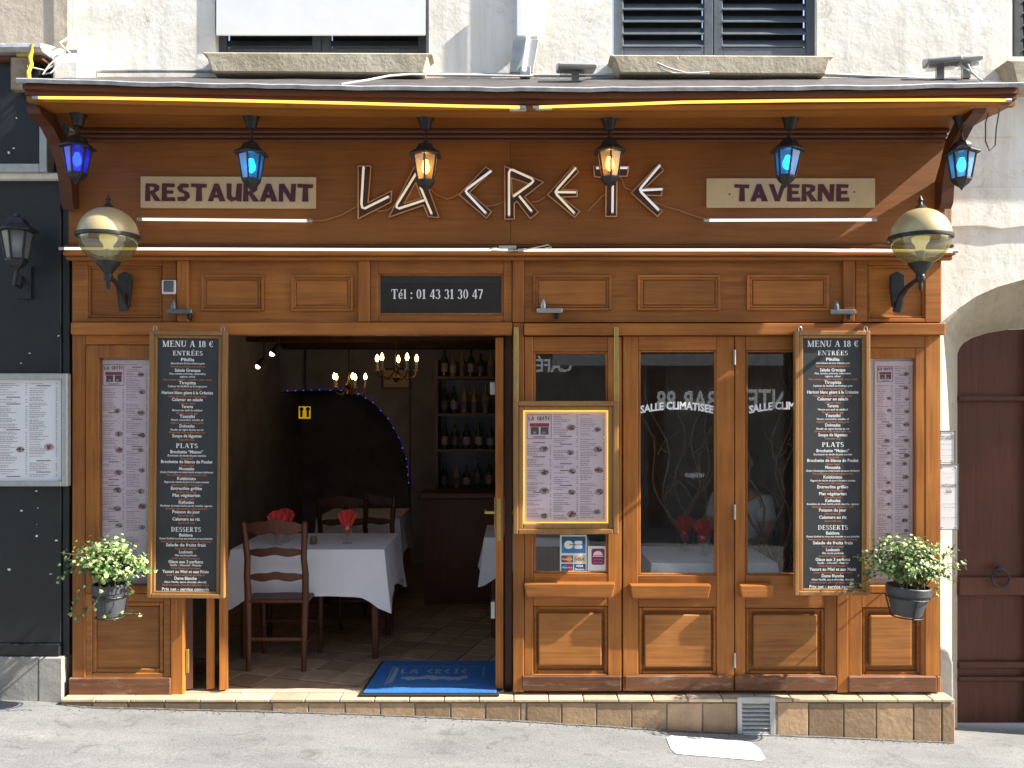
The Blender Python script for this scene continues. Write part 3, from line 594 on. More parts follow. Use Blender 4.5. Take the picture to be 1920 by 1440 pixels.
# transom window with the telephone number
tw=one('transom_window',shop,OH,lambda m:m.ring((693.5,960.5,488,604),(709,944,513,591),.0,.05),bevel=.004)
one('glazing_bead',tw,OV,lambda m:m.ring((709.2,943.8,513.2,590.8),(713,940,517,587),.014,.03),bevel=.002)
one('glass',tw,M['glassd'],lambda m:m.pbox(713,940,517,587,.022,.026)); one('backing',tw,M['wall_dark'],lambda m:m.pbox(705,948,510,594,.2,.21))
ph_='Tél : 01 43 31 30 47'; gp_=.09; tw_=sum(SER[c][0] for c in ph_)+gp_*(len(ph_)-1); k_=172/W_/tw_; x_=X(819)-86/W_
for c in ph_:
    if c!=' ':
        m=MB(); serif(m,c,x_+SER[c][0]*k_/2,Z(559.5),18/W_,.0195,SER[c][0]*k_); m.build('character',M['whitetext'],tw)
    x_+=(SER[c][0]+gp_)*k_
# beams over the openings
sb('beam',132,960.5,604.3,627,-.04,.06,OH,.005); sb('beam',982.7,1773,606,628,-.04,.06,OH,.005)
one('lintel_board',shop,M['chairwood'],lambda m:m.box(XL,XR,.07,.10,Z(628),Z(487)))
# left bay: display case over a panel
sb('post',135,160,627.5,1272,0,.06,OV)
dc=one('display_case',shop,OV,lambda m:m.ring((160.3,345,647,1112),(185,312,671,1098),-.008,.06),bevel=.004)
one('glass',dc,M['glass'],lambda m:m.pbox(185.2,311.8,671.2,1097.8,.012,.015)); one('backing',dc,M['white'],lambda m:m.pbox(184,313,670,1099,.05,.062))
sb('rail',160.3,345,627.5,646.6,.0,.06,OH)
one('panel_frame',shop,M['oak_low'],lambda m:m.ring((160.3,319.7,1112.5,1271),(172,307,1128,1262),.004,.06),bevel=.004)
one('panel_moulding',shop,OL,lambda m:m.ring((172.3,306.7,1128.3,1261.7),(180,299,1136,1254),.012,.05),bevel=.005); sb('lower_panel',180.3,298.7,1136.3,1253.7,.024,.05,OL,.006)
sb('plinth',128,319.7,1271.4,1305,-.014,.07,M['oak_old'],.006); sb('stile',320,343.5,1112.5,1304,-.005,.06,OV)
# folded leaves at the left of the opening
def fold(px0,px1,d,ln,ang,mat):
    x0,x1=X(px0,d),X(px1,d); z0,z1=.012,Z(628)-.012; ca,sa=math.cos(ang),math.sin(ang)
    def R(u,v): return (x0+u*ca-v*sa, d+u*sa+v*ca)
    wd=x1-x0; m=MB()
    def bx(u0,u1,v0,v1,a,b):
        q=[R(u0,v0),R(u1,v0),R(u1,v1),R(u0,v1)]
        m.add([(x,y,a) for x,y in q]+[(x,y,b) for x,y in q],[(0,3,2,1),(4,5,6,7),(0,1,5,4),(1,2,6,5),(2,3,7,6),(3,0,4,7)])
    bx(0,wd,0,.07,z0,z1); bx(0,wd,ln-.07,ln,z0,z1); bx(.004,wd-.004,.0705,ln-.0705,z0,z0+.6); bx(.004,wd-.004,.0705,ln-.0705,z1-.09,z1)
    o=m.build('folded_leaf',mat,shop,bevel=.003)
    g=MB(); q=[R(wd*.45,.07),R(wd*.55,.07),R(wd*.55,ln-.07),R(wd*.45,ln-.07)]
    g.add([(x,y,z0+.6) for x,y in q]+[(x,y,z1-.09) for x,y in q],[(0,1,5,4),(1,2,6,5),(2,3,7,6),(3,0,4,7)]); g.build('glass',M['glassd'],o)
    return o
l1=fold(346,361,.03,.5,.36,M['chairwood']); fold(387,402,.035,.5,.34,OV); fold(411,427,.02,.5,.33,OV)
one('hinge',l1,M['brass'],lambda m:m.pbox(348,354,1218,1262,.022,.03),bevel=.002)
# open door leaf on the right of the opening
od=one('open_door',shop,OV,lambda m:(m.box(X(929,.05),X(944,.05),.05,.15,.012,Z(628)-.01),m.box(X(929,.05),X(944,.05),.62,.72,.012,Z(628)-.01),m.box(X(930,.05),X(943,.05),.1505,.6195,.012,.62),m.box(X(930,.05),X(943,.05),.1505,.6195,2.0,Z(628)-.01)),bevel=.003)
one('glass',od,M['glass'],lambda m:m.box(X(936,.05),X(938,.05),.15,.62,.62,2.0))
hx=X(936,.05); hz=Z(963,.05)
one('handle',od,M['brass'],lambda m:(m.tube([(hx-.085,.10,hz),(hx+.085,.10,hz)],.009,8),m.tube([(hx-.08,.10,hz),(hx-.085,.2,hz+.0)],.009,8),m.tube([(hx+.08,.10,hz),(hx+.085,.2,hz)],.009,8),m.box(hx-.03,hx-.0265,.08,.125,hz-.13,hz+.09),m.box(hx+.0265,hx+.03,.08,.125,hz-.13,hz+.09)),smooth=True)
one('lock_plate',od,M['brass'],lambda m:m.box(hx-.011,hx+.011,.046,.0505,hz-.16,hz+.09),bevel=.001)
one('lock_case',od,M['steel'],lambda m:m.box(hx-.055,hx-.024,.07,.12,Z(740,.05),Z(716,.05)),bevel=.003); one('lock_case',od,M['steel'],lambda m:m.box(hx-.05,hx-.024,.07,.12,Z(1162,.05),Z(1130,.05)),bevel=.003)
sb('jamb',945.5,961,628,1298,.09,.16,M['chairwood']); sb('post',962,982.3,605,1298,-.012,.06,OV,.004)
# fixed glazed leaves on the right
def gleaf(o,g,p,r,lg,pl,bm=1296,ledge=True):
    a,b,c=o[0],o[1],o[2]
    L=one('window_leaf',shop,OV,lambda m:(m.pbox(a,g[0],c,bm,.0,.055),m.pbox(g[1],b,c,bm,.0,.055)),bevel=.004)
    one('top_rail',L,OH,lambda m:m.pbox(g[0]+.2,g[1]-.2,c,g[2],.002,.054),bevel=.003)
    one('middle_rail',L,OH,lambda m:m.pbox(g[0]+.2,g[1]-.2,g[3],p[2],.002,.054),bevel=.003)
    one('bottom_rail',L,OH,lambda m:m.pbox(g[0]+.2,g[1]-.2,p[3],bm,.002,.054),bevel=.003)
    one('glazing_bead',L,OV,lambda m:m.ring((g[0]+.3,g[1]-.3,g[2]+.3,g[3]-.3),(g[0]+4,g[1]-4,g[2]+4,g[3]-4),.016,.04),bevel=.003)
    one('glass',L,M['glass'],lambda m:m.pbox(g[0]+3,g[1]-3,g[2]+3,g[3]-3,.026,.03))
    one('panel_backing',L,OL,lambda m:m.pbox(g[0],g[1],p[2]-.5,p[3]+.5,.035,.054))
    one('panel_moulding',L,OH,lambda m:m.ring((g[0]+.3,g[1]-.3,p[2]+.3,p[3]-.3),(g[0]+7,g[1]-7,p[2]+7,p[3]-7),.012,.0349),bevel=.006)
    one('raised_panel',L,OL,lambda m:m.pbox(r[0],r[1],r[2],r[3],-.004,.0348),bevel=.007,seg=2)
    if lg: one('ledge',L,OH,lambda m:m.prism([(X(lg[0],-.06),Z(lg[2],-.06)),(X(lg[1],-.06),Z(lg[2],-.06)),(X(lg[1]-5,-.06),Z(lg[3],-.06)),(X(lg[0]+4,-.06),Z(lg[3],-.06))],-.06,-.0005),bevel=.008,seg=2)
    one('plinth',L,M['oak_old'],lambda m:m.pbox(pl[0],pl[1],1268,bm-1,-.022,-.0005),bevel=.005)
    return L
L1=gleaf((983,1165.5,631),(1000,1140,659,1075),(997,1142,1136,1264),(1010,1128,1150,1248),(982,1154,1094,1121),(979,1165))
L2=gleaf((1168,1377,630),(1197,1344,656,1079),(1193,1345,1138,1265),(1209,1333,1153,1251),(1181,1334,1097,1123),(1172,1374))
L3=gleaf((1378.5,1569,630),(1398,1547,656,1079),(1398,1547,1140,1265),(1413,1533,1153,1251),(1387,1452,1097,1122),(1378.5,1569))
# hinges between the leaves
for yy in (670,960,1238): one('hinge',L2,M['steel'],lambda m:m.tube([(X(1377.5,-.01),-.01,Z(yy-14,-.01)),(X(1377.5,-.01),-.01,Z(yy+14,-.01))],.008,8),smooth=True)
sb('post',1570,1591,628.5,1299,-.012,.06,OV,.004)
# right display bay
sb('rail',1591.5,1735,628.5,652,.0,.06,OH); sb('post',1735.3,1762,628.5,1268,-.004,.06,OV)
dr=one('display_case',shop,OV,lambda m:m.ring((1591.5,1735,652.3,1112),(1622,1717,672,1098),-.002,.06),bevel=.004)
one('glass',dr,M['glass'],lambda m:m.pbox(1622.2,1716.8,672.2,1097.8,.014,.017)); one('backing',dr,M['white'],lambda m:m.pbox(1621,1718,671,1099,.05,.062))
one('panel_frame',shop,OV,lambda m:m.ring((1591.5,1735,1112.5,1268),(1616,1727,1139,1266),.0,.06),bevel=.004)
one('panel_backing',shop,OL,lambda m:m.pbox(1616.2,1726.8,1139.2,1265.8,.04,.06)); one('panel_moulding',shop,OH,lambda m:m.ring((1616.3,1726.7,1139.3,1265.7),(1623,1720,1146,1259),.014,.0399),bevel=.006)
one('raised_panel',shop,OL,lambda m:m.pbox(1632,1710,1154,1249,.0,.0398),bevel=.007,seg=2)
sb('plinth',1591.5,1757,1268.5,1298,-.022,.07,M['oak_old'],.006); sb('corner_foot',1757.2,1764,1268.5,1299,-.002,.06,OV)
sb('threshold',345,945,1297,1301,.03,.09,M['tile_light'],.002)
# tiled step
st=one('step',shop,M['grout'],lambda m:m.box(X(117,-.068),X(1787,-.068),-.068,.09,-.5,-.018))
def jit(a): return random.uniform(-a,a)
jo=[113,173,240,308,375,443,510,578,647,713,778,845,910,976,987,1053,1118,1184,1250,1317,1382]
jo2=[1457,1516,1582,1643,1713,1766,1791]
base=None
def ftile(a,b):
    d=-.080+jit(.0015); zt=-.026+jit(.002); zl=-.262+jit(.004)
    t=one('tile',st,M['tile'],lambda m:m.box(X(a+1.2,-.080),X(b-1.2,-.080),d,-.067,zl,zt),bevel=.004,seg=2)
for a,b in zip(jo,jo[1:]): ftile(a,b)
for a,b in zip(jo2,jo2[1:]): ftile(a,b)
jt=list(range(0,26))
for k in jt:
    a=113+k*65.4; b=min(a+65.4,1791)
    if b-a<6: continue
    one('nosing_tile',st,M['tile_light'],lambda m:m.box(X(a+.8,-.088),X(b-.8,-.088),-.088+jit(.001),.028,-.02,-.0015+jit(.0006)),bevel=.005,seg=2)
# return of the step at its right end
for yy in (0,):
    one('tile',st,M['tile'],lambda m:m.box(X(1791,-.080)-.004,X(1791,-.080)+.006,-.066,.085,-.24,-.026),bevel=.003)
# ventilation grille in the step
vg=thing('vent_grille','grey metal ventilation grille with slats set in the tiled step','vent',(X(1418,-.088),-.078,Z(1382,-.088)))
one('frame',vg,M['alu'],lambda m:m.ring((1383,1454,1308,1384),(1392,1444,1320,1376),-.093,-.066),bevel=.004)
one('backing',vg,M['black'],lambda m:m.pbox(1391,1445,1319,1377,-.071,-.0685))
for k in range(7):
    z0=Z(1374-8*k,-.088); one('slat',vg,M['alu'],lambda m:m.prismx([(-.091,z0),(-.089,z0-.003),(-.072,z0+.012),(-.072,z0+.016)],X(1392.2,-.088),X(1443.8,-.088)))
# white paint patch
m=MB(); dz=.004
pp=[(1250,1384),(1258,1379),(1385,1388),(1408,1392),(1425,1405),(1435,1422),(1425,1426),(1268,1413),(1258,1404)]
for a,b in pp:
    d=-.45
    for _ in range(30):
        xx=X(a,d); zz=gz(xx)+dz; d=-D_+(EH-zz)*W_/(b-HY)*1.0*D_/D_ if False else ((EH-zz)*W_/(b-HY)*D_-D_)
    m.v.append((X(a,d),d,gz(X(a,d))+dz))
m.face(tuple(range(len(pp))))
o=m.build('road_marking',M['paint']); tag(o,'patch of white paint on the pavement before the vent grille','marking')

# ================================================================== NEIGHBOUR ON THE LEFT
nb=thing('neighbour_shopfront','black painted shopfront of the neighbouring house with a stone base','shopfront',(X(60),0,-.05))
NX=X(-900)
one('upper_wall',nb,M['plaster_brown'],lambda m:m.box(NX,X(127.5,WD),WD-.004,WD+.3,Z(95,WD),8.6))
one('backing_wall',nb,M['wall_dark'],lambda m:m.box(NX,XL-.021,.101,.14,-.3,Z(96,WD)))
one('pilaster',nb,M['greenblack'],lambda m:m.box(NX,X(114),-.0,.1,Z(1206),Z(336)),bevel=.004); one('pilaster_edge',nb,M['greenblack'],lambda m:m.box(X(115),XL-.022,.012,.1,Z(1230),Z(128)),bevel=.003)
one('skirting',nb,M['greenblack'],lambda m:m.box(NX,X(114),-.018,.1,Z(1229),Z(1206.4)),bevel=.005)
one('base_stone',nb,M['stone'],lambda m:m.box(NX,X(77),-.03,.1,-.3,Z(1230)),bevel=.006); one('base_stone',nb,M['stone'],lambda m:m.box(X(77.6),X(122),-.032,.1,-.3,Z(1230)),bevel=.006)
sg=one('sign_panel',nb,M['black'],lambda m:m.box(NX,X(73,-.06),-.06,.0,Z(306,-.06),Z(112,-.06)))
one('sign_frame',nb,M['alu'],lambda m:(m.box(NX,X(73,-.08),-.08,-.0,Z(322,-.08),Z(306.5,-.08)),m.box(X(73.2,-.08),X(88,-.08),-.08,0,Z(322,-.08),Z(212,-.08))),bevel=.003)
one('sign_ledge',nb,M['plaster'],lambda m:m.box(NX,X(112,-.05),-.05,.1,Z(335,-.05),Z(323.5,-.05)),bevel=.006)
one('cornice',nb,M['zinc'],lambda m:m.prismx([(-.16,3.72),(-.15,3.75),(WD,3.82),(WD,3.70),(-.14,3.70)],NX,X(88,-.1)),bevel=.004)
one('cornice_board',nb,M['oak_old'],lambda m:m.box(NX,X(80,-.1),-.1,WD-.005,Z(112,-.1),3.699))
one('capping',nb,M['plaster'],lambda m:m.prismx([(-.1,3.45),(-.1,3.68),(-.02,3.74),(WD,3.80),(WD,3.45)],X(96,-.1),X(150,-.1)),bevel=.02)
sc=MB(); rnd=random.Random(5)
for k in range(14):
    px,py=rnd.choice([(rnd.uniform(2,40),rnd.uniform(215,300)),(rnd.uniform(2,112),rnd.uniform(570,690)),(rnd.uniform(5,110),rnd.uniform(920,1100))]); d=-.0615 if py<310 else -.0015
    r=rnd.uniform(.003,.011); n=6; a0=rnd.uniform(0,6); st_=rnd.uniform(.3,1)
    sc.add([(X(px,d)+r*math.cos(a0+2*PI*i/n)*rnd.uniform(.6,1.2),d,Z(py,d)+st_*r*math.sin(a0+2*PI*i/n)*rnd.uniform(.6,1.3)) for i in range(n)],[tuple(range(n))])
tag(sc.build('paint_chips',M['paperw'],nb),kind='stuff')
# junction box and yellow cable
jb=thing('junction_box','weathered brown junction box with a yellow cable above the black shopfront','junction box',(X(38,-.1),-.1,Z(170,-.1)))
one('box',jb,M['boxbrown'],lambda m:m.pbox(19,50,107,168,-.14,-.09),bevel=.006); one('cover',jb,M['yellow'],lambda m:m.pbox(30,58,90,106,-.13,-.09),bevel=.004)
one('cable',jb,M['yellow'],lambda m:m.tube([(X(a,-.15),-.15,Z(b,-.15)) for a,b in ((62,84),(61,95),(56,108),(59,120),(53,135),(55,150))],.012,7),smooth=True)
def cable(label,pts,r=.006,mat='cable',d=-.02):
    o=one('cable',None,M[mat],lambda m:m.tube([(X(p[0],p[2] if len(p)>2 else d),p[2] if len(p)>2 else d,Z(p[1],p[2] if len(p)>2 else d)) for p in pts],r,6),smooth=True); return tag(o,label,'cable')
cable('grey cable running down the wall and looping to the brown junction box',[(138,-60,.09),(139,40,.09),(136,60,.09),(124,74,.02),(112,80,-.05),(118,88,-.06),(130,98,-.07),(136,104,-.07),(124,112,-.08),(105,120,-.09),(85,132,-.1),(62,127,-.13)],.005)
cable('thin grey cable sagging beneath the junction box cables',[(150,74,.08),(128,82,-.02),(122,96,-.06),(108,108,-.08),(92,122,-.1),(80,140,-.12),(95,137,-.13),(112,120,-.1)],.004)
cable('long white cable lying loose on the zinc canopy roof',[(640,158,-.44),(690,150,-.36),(730,142,-.27),(770,139,-.15),(880,141,-.02),(1000,143,0)],.006)
cable('looped white cable on the sill of the louvred window',[(1330,135,-.05),(1290,138,-.05),(1255,128,-.05),(1232,118,-.05),(1240,130,-.05),(1262,137,-.05),(1330,138,-.05)],.005)
cable('grey cable hanging in a loop from the canopy end',[(1855,205,-.35),(1848,230,-.3),(1848,265,-.28),(1855,283,-.28),(1866,272,-.28),(1868,240,-.3),(1874,205,-.42),(1870,192,-.47)],.004,'cable_dk')
# lantern and framed menu of the neighbour
def lantern(label,px,py,d,glassm,bulbm,tilt=0,hang=True,k=1.0,group=None,name='lantern'):
    u=(D_+d)/D_/W_*k
    x=X(px,d); zp=Z(py,d); z1=3.30+sag(x)*.55 if hang else zp+.02
    t=thing(name,label,'lantern',(x,d,z1 if hang else zp-95*u),group)
    I=M['iron']
    if hang:
        one('ceiling_rose',t,I,lambda m:m.lathe([(5*u,-23*u),(9*u,-22*u),(11*u,-14*u),(13*u,-6*u),(16*u,-1*u),(16*u,0)],(x,d,z1-.001),16),smooth=True)
        one('hanger',t,I,lambda m:m.tube([(x,d,z1-20*u),(x+.003,d,(z1+zp)/2),(x,d,zp-2*u)],2.2*u,7),smooth=True)
    one('roof',t,I,lambda m:m.lathe([(33*u,-29*u),(33*u,-26*u),(20*u,-17*u),(14*u,-7*u),(5*u,-4*u),(4*u,2*u),(.5*u,3*u)],(x,d,zp),6,PI/6),bevel=.002)
    r0,r1,za,zb_=16.5*u,24*u,zp-75*u,zp-30*u
    for i in range(6):
        a=PI/6+i*PI/3; b=a+PI/3
        q=[(x+r0*math.cos(a),d+r0*math.sin(a),za),(x+r0*math.cos(b),d+r0*math.sin(b),za),(x+r1*math.cos(b),d+r1*math.sin(b),zb_),(x+r1*math.cos(a),d+r1*math.sin(a),zb_)]
        one('pane',t,glassm,lambda m:m.add(q,[(0,1,2,3)]))
        one('cage_bar',t,I,lambda m:m.tube([q[0],q[3]],2.0*u,6))
    one('base',t,I,lambda m:m.lathe([(1*u,-97*u),(3*u,-93*u),(6*u,-90*u),(13*u,-85*u),(18*u,-78*u),(18*u,-74*u)],(x,d,zp),6,PI/6),bevel=.002)
    one('bulb',t,bulbm,lambda m:(m.lathe([(2*u,-62*u),(7*u,-57*u),(8.5*u,-50*u),(6*u,-42*u),(4*u,-36*u)],(x,d,zp),12)),smooth=True)
    if tilt: t.rotation_euler=(0,tilt,0)
    return t
lw=lantern('unlit dark iron wall lantern with clear panes on the black shopfront',32,402,-.16,M['lg_clear'],M['white'],0,False,1.12,None,'wall_lantern')
one('wall_arm',lw,M['iron'],lambda m:(m.tube([(X(32,-.16),-.16,Z(508,-.16)),(X(34,-.1),-.14,Z(535,-.1)),(X(42,-.04),-.06,Z(540,-.04)),(X(44,-.0),-.01,Z(520,0))],.011,7),m.pbox(30,58,500,560,-.014,-.0005)),smooth=True)
lantern('leftmost hanging lantern with deep violet-blue panes and a violet bulb',147,250,-.27,M['lg_violet'],M['lamp_violet'],.03)
lantern('hanging lantern with light blue panes before the RESTAURANT plate',471,262,-.27,M['lg_cyan'],M['lamp_cyan'])
lantern('amber hanging lantern before the neon letter A',798,264,-.27,M['lg_amber'],M['lamp_warm'])
lantern('amber hanging lantern before the neon letter T',1142,258,-.27,M['lg_amber'],M['lamp_warm'],-.015)
lantern('tilted hanging lantern with blue panes above the TAVERNE plate',1482,256,-.27,M['lg_cyan'],M['lamp_cyan'],.07)
lantern('hanging lantern with pale blue panes beside the canopy bracket over the arch',1803,260,-.27,M['lg_pale'],M['lamp_cyan'])

# ------------------------------------------------ printed menus
def printed(t,px0,px1,py0,py1,d,cols,seed,pics,logo=True,rows=None):
    r=random.Random(seed); ink=MB(); ph=MB(); u=(D_+d)/D_/W_; y=d-.0012
    def q(mb,a,b,c,e,yy=y): mb.add([(X(a,d),yy,Z(e,d)),(X(b,d),yy,Z(e,d)),(X(b,d),yy,Z(c,d)),(X(a,d),yy,Z(c,d))],[(0,1,2,3)])
    cw=(px1-px0)/cols; lh=cw*.98
    for c in range(cols):
        a=px0+c*cw+2; b=px0+(c+1)*cw-2; yy=py0+3
        if c==0 and logo: yy=py0+lh+6
        nl=0
        while yy<py1-4:
            if r.random()<.06: 
                q(ink,a+(b-a)*.25,b-(b-a)*.25,yy,yy+1.8); yy+=5; continue
            wd=r.uniform(.3,.72)*(b-a); x_=a
            while x_<a+wd:
                ww=r.uniform(2.5,7); q(ink,x_,min(x_+ww,a+wd),yy,yy+.95); x_+=ww+1.1
            q(ink,b-3.2,b-.6,yy,yy+1.1)
            yy+=r.choice([3.1,3.1,3.4,4.6]) if r.random()>.05 else 8
        np_=int((py1-py0)/cw*pics)
        for k in range(np_):
            cy=py0+(k+.7)*(py1-py0)/np_+r.uniform(-6,6)
            if c==0 and logo and cy<py0+lh+14: continue
            if cy>py1-9: continue
            cx=b-cw*.24+r.uniform(-3,2); R=cw*r.uniform(.12,.17)
            pl=MB()
            ph.mi=2; ph.add([(X(cx,d)+R*u*1.15*math.cos(2*PI*i/14),y-.0004,Z(cy,d)+R*u*.8*math.sin(2*PI*i/14)) for i in range(14)],[tuple(range(14))])
            for g in range(9):
                an=r.uniform(0,6.28); rr=R*r.uniform(.1,.8); s=R*r.uniform(.15,.4); ph.mi=r.choice([0,0,0,1]); n=6
                ph.add([(X(cx+rr*math.cos(an),d)+s*u*math.cos(2*PI*i/n)*r.uniform(.6,1.3),y-.0006-.00005*g,Z(cy+.7*rr*math.sin(an),d)+s*u*.8*math.sin(2*PI*i/n)) for i in range(n)],[tuple(range(n))])
    if logo:
        a,b,c,e=px0+2,px0+cw-2,py0+3,py0+lh; yy=y-.0003
        q(ink,a,b,c,c+1,yy); q(ink,a,b,e-1,e,yy); q(ink,a,a+1,c+1,e-1,yy); q(ink,b-1,b,c+1,e-1,yy)
        h=e-c; w_=b-a
        greek(ink,'LA CRETE',X(a+w_*.08,d),X(b-w_*.04,d),Z(c+h*.25,d),h*.16*u,yy,1.7*u)
        ph.mi=1; q(ph,a+w_*.12,b-w_*.1,c+h*.36,c+h*.5,yy); ph.mi=0
        for i in range(2): q(ph,a+w_*(.16+.4*i),a+w_*(.48+.4*i),c+h*.52,c+h*.82,yy)
        ph.mi=2
        for i in range(2): q(ph,a+w_*(.26+.36*i),a+w_*(.38+.36*i),c+h*.7,c+h*.78,yy-.0003)
        q(ink,a+w_*.25,b-w_*.25,e-h*.1,e-h*.06,yy)
    ink.build('print',M['inkprint'],t); ph.build('pictures',[M['ink'],M['inkred'],M['inkpale']],t)
t=thing('framed_menu','white printed menu in a silver frame on the black shopfront','menu',(X(40),-.04,Z(912)))
one('frame',t,M['alu'],lambda m:m.ring((-80,126,700,912),(-68,115,711,902),-.045,-.001),bevel=.004); one('paper',t,M['paperw'],lambda m:m.pbox(-67.5,114.5,711.5,901.5,-.02,-.002))
printed(t,-60,110,716,898,-.02,3,11,.35,False)
t=thing('menu_poster','pinkish printed menu poster in the display case behind the left ivy planter','menu',(X(235),.03,Z(1090)))
one('paper',t,M['paper'],lambda m:m.pbox(189,300,675,1085,.038,.0395)); printed(t,191,279,680,1000,.038,2,21,1.35); printed(t,191,279,1004,1080,.038,2,22,.8,False)
t=thing('menu_poster','pinkish printed menu poster in the display case behind the right ivy planter','menu',(X(1675),.03,Z(1090)))
one('paper',t,M['paper'],lambda m:m.pbox(1640,1711,677,1085,.038,.0395)); printed(t,1643,1709,684,1080,.038,2,23,1.35)
# ------------------------------------------------ the two black menu boards
ROWS=[('h1','MENU A 18 €',650.5),('h2','ENTRÉES',666.5),('n','Pikilia',677),('i','Assortiment de hors-d’œuvre grec',683),('e','Assortment of greek hors-d’œuvre',689),('n','Salade Grecque',697),('i','Feta, tomate, poivrons, concombre,',702.5),('i','oignon, olives',708),('e','Feta, tomato, peppers, cucumber, onion, olives',713.5),('n','Tiropitta',720.5),('i','3 pièces de feuilleté au fromage grec',726),('e','Greek cheese pie, 3 pieces',731.5),('n','Haricot blanc géant à la Crétoise',739),('e','Cretan giant beans with tomato sauce',745),('n','Calamar en salade',752),('e','Calamari salad',758),('n','Tarama',765),('i','Mousse aux œufs de cabillaud',771),('e','Mousse of cod’s eggs',776.5),('n','Tzatziki',783.5),('i','Yaourt, concombre, menthe, ail',789),('e','Yoghurt, cucumber, mint, garlic',794.5),('n','Dolmades',801.5),('i','Feuille de vigne farcies au riz',807.5),('e','Grape leaf rolls stuffed with rice',812.5),('n','Soupe de légumes',820),('e','Vegetable soup',826),
('h2','PLATS',840),('n','Brochette “Maison”',850),('i','Brochettes de viande de porc marinée',856),('e','House kebab',861.5),('n','Brochette de blancs de Poulet',868.5),('e','Chicken kebab',874.5),('n','Moussaka',881.5),('i','Gratin d’aubergine au steak haché et sauce béchamel',887),('e','The traditional aubergine gratiné dish',892.5),('n','Kokkinisto',900),('i','Ragout de viande de porc à la sauce tomate',905.5),('e','Stewed pork with tomato sauce',911),('n','Entrecôte grillée',918.5),('e','Grilled filet steak',924.5),('n','Plat végétarien',931.5),('e','Vegetarian dish',937.5),('n','Keftedes',944.5),('i','Boulettes de steak haché, persil, menthe, oignons',950),('e','Meatballs with parsley, onions and mint',955.5),('n','Poisson du jour',962.5),('e','Fish of the day',968.5),('n','Calamars au riz',976),('e','Squid with rice',982),
('h2','DESSERTS',997),('n','Baklava',1006),('i','Gateau feuilleté au sirop aux amandes et aux pistaches',1011.5),('e','Sweet pastry with almonds, pistachios and syrup',1017),('n','Salade de fruits frais',1024.5),('e','Fresh fruit cocktail',1030.5),('n','Loukoum',1037.5),('i','Pâte sucrée parfumée',1043),('e','Sweet and flavoured pastry',1048.5),('n','Glace aux 3 parfums',1056),('i','Vanille - Chocolat - Pistache',1061.5),('e','Three flavours of ice cream',1067),('n','Yaourt au Miel et aux Noix',1074.5),('e','Greek Yoghurt with Honey and Walnuts',1080),('n','Dame Blanche',1087),('i','Glace Vanille, sauce chocolat, chantilly',1093),('e','Vanilla ice cream, chocolate sauce and cream',1098.5),('n','Prix net - service compris',1107.5)]
def menuboard(label,px0,px1,py0,py1,rot):
    d0,d1=-.085,-.048; cx=(px0+px1)/2; t=thing('menu_board',label,'menu board',(X(cx,d0),d1,Z(py0,d0)))
    FP=M['frame_pale']; k=(py1-py0)/502
    one('frame',t,FP,lambda m:m.ring((px0,px1,py0,py1),(px0+8,px1-8,py0+8,py1-8),d0,d1),bevel=.004,seg=2)
    one('inner_frame',t,FP,lambda m:m.ring((px0+8.2,px1-8.2,py0+8.2,py1-8.2),(px0+15,px1-15,py0+14,py1-13),d0+.010,d1),bevel=.004,seg=2)
    one('panel',t,M['board'],lambda m:m.pbox(px0+14.5,px1-14.5,py0+13.5,py1-12.5,d0+.02,d1-.004))
    dt=d0+.0192; wt=MB(); og=MB(); u=(D_+dt)/D_/W_
    for st_,s,yy in ROWS:
        zb_=Z(py0+(yy-620)*k,dt); xx=X(cx,dt)
        if st_=='h1': serif(wt,s,xx,zb_,11.5*u,dt,95*u)
        elif st_=='h2': serif(wt,s,xx,zb_,8.6*u,dt,min(56,len(s)*8.2)*u)
        elif st_=='n': text(wt,s,xx,zb_,5.9*u,dt,min(96,len(s)*3.3+2)*u,bold=.018)
        elif st_=='i': text(wt,s,xx,zb_,3.7*u,dt,min(100,len(s)*1.95+2)*u,bold=.012,shear=.25)
        else: text(og,s,xx,zb_,3.6*u,dt-.0002,min(100,len(s)*1.95+2)*u,bold=.012,shear=.25)
    tag(wt.build('white_lettering',M['whitetext'],t),kind='stuff'); tag(og.build('orange_lettering',M['orange'],t),kind='stuff')
    for a in (px0+10,px1-8):
        one('hook',t,M['steel'],lambda m:m.tube([(X(a,d1)+.010*math.cos(w),d1+.01,Z(py0-3,d1)+.016*math.sin(w)) for w in [2*PI*i/12 for i in range(13)]],.0035,6),smooth=True)
    t.rotation_euler=(0,rot,0)
menuboard('black menu board in an oak frame hung beside the open doorway',280,425,620,1122,.010)
menuboard('black menu board in an oak frame hung over the rightmost window leaf',1491,1632,620,1117,.0)
# ------------------------------------------------ oak menu case between the rails
t=thing('menu_case','glazed oak menu case with a glowing yellow edge between brass rails','menu case',(X(1060),-.02,Z(1002)))
FP=M['frame_pale']
one('frame',t,FP,lambda m:m.ring((962,1160,752,1002),(972,1150,761,992),-.10,-.013),bevel=.006,seg=2)
one('inner_frame',t,FP,lambda m:m.ring((972.3,1149.7,761.3,991.7),(981,1141,769,982),-.085,-.013),bevel=.005,seg=2)
one('light_strip',t,M['yled'],lambda m:m.ring((981.2,1140.8,769.2,981.8),(983.4,1138.6,771.4,979.6),-.06,-.05))
one('paper',t,M['paper'],lambda m:m.pbox(981.5,1140.5,769.5,981.5,-.048,-.014)); printed(t,986,1136,774,977,-.048,3,31,1.3)
one('glass',t,M['glass'],lambda m:m.pbox(981,1141,769,982,-.076,-.073))
for a in (963.5,1151.5): one('rail',t,M['brass'],lambda m:m.pbox(a,a+8.5,613,753,-.052,-.0415),bevel=.002)
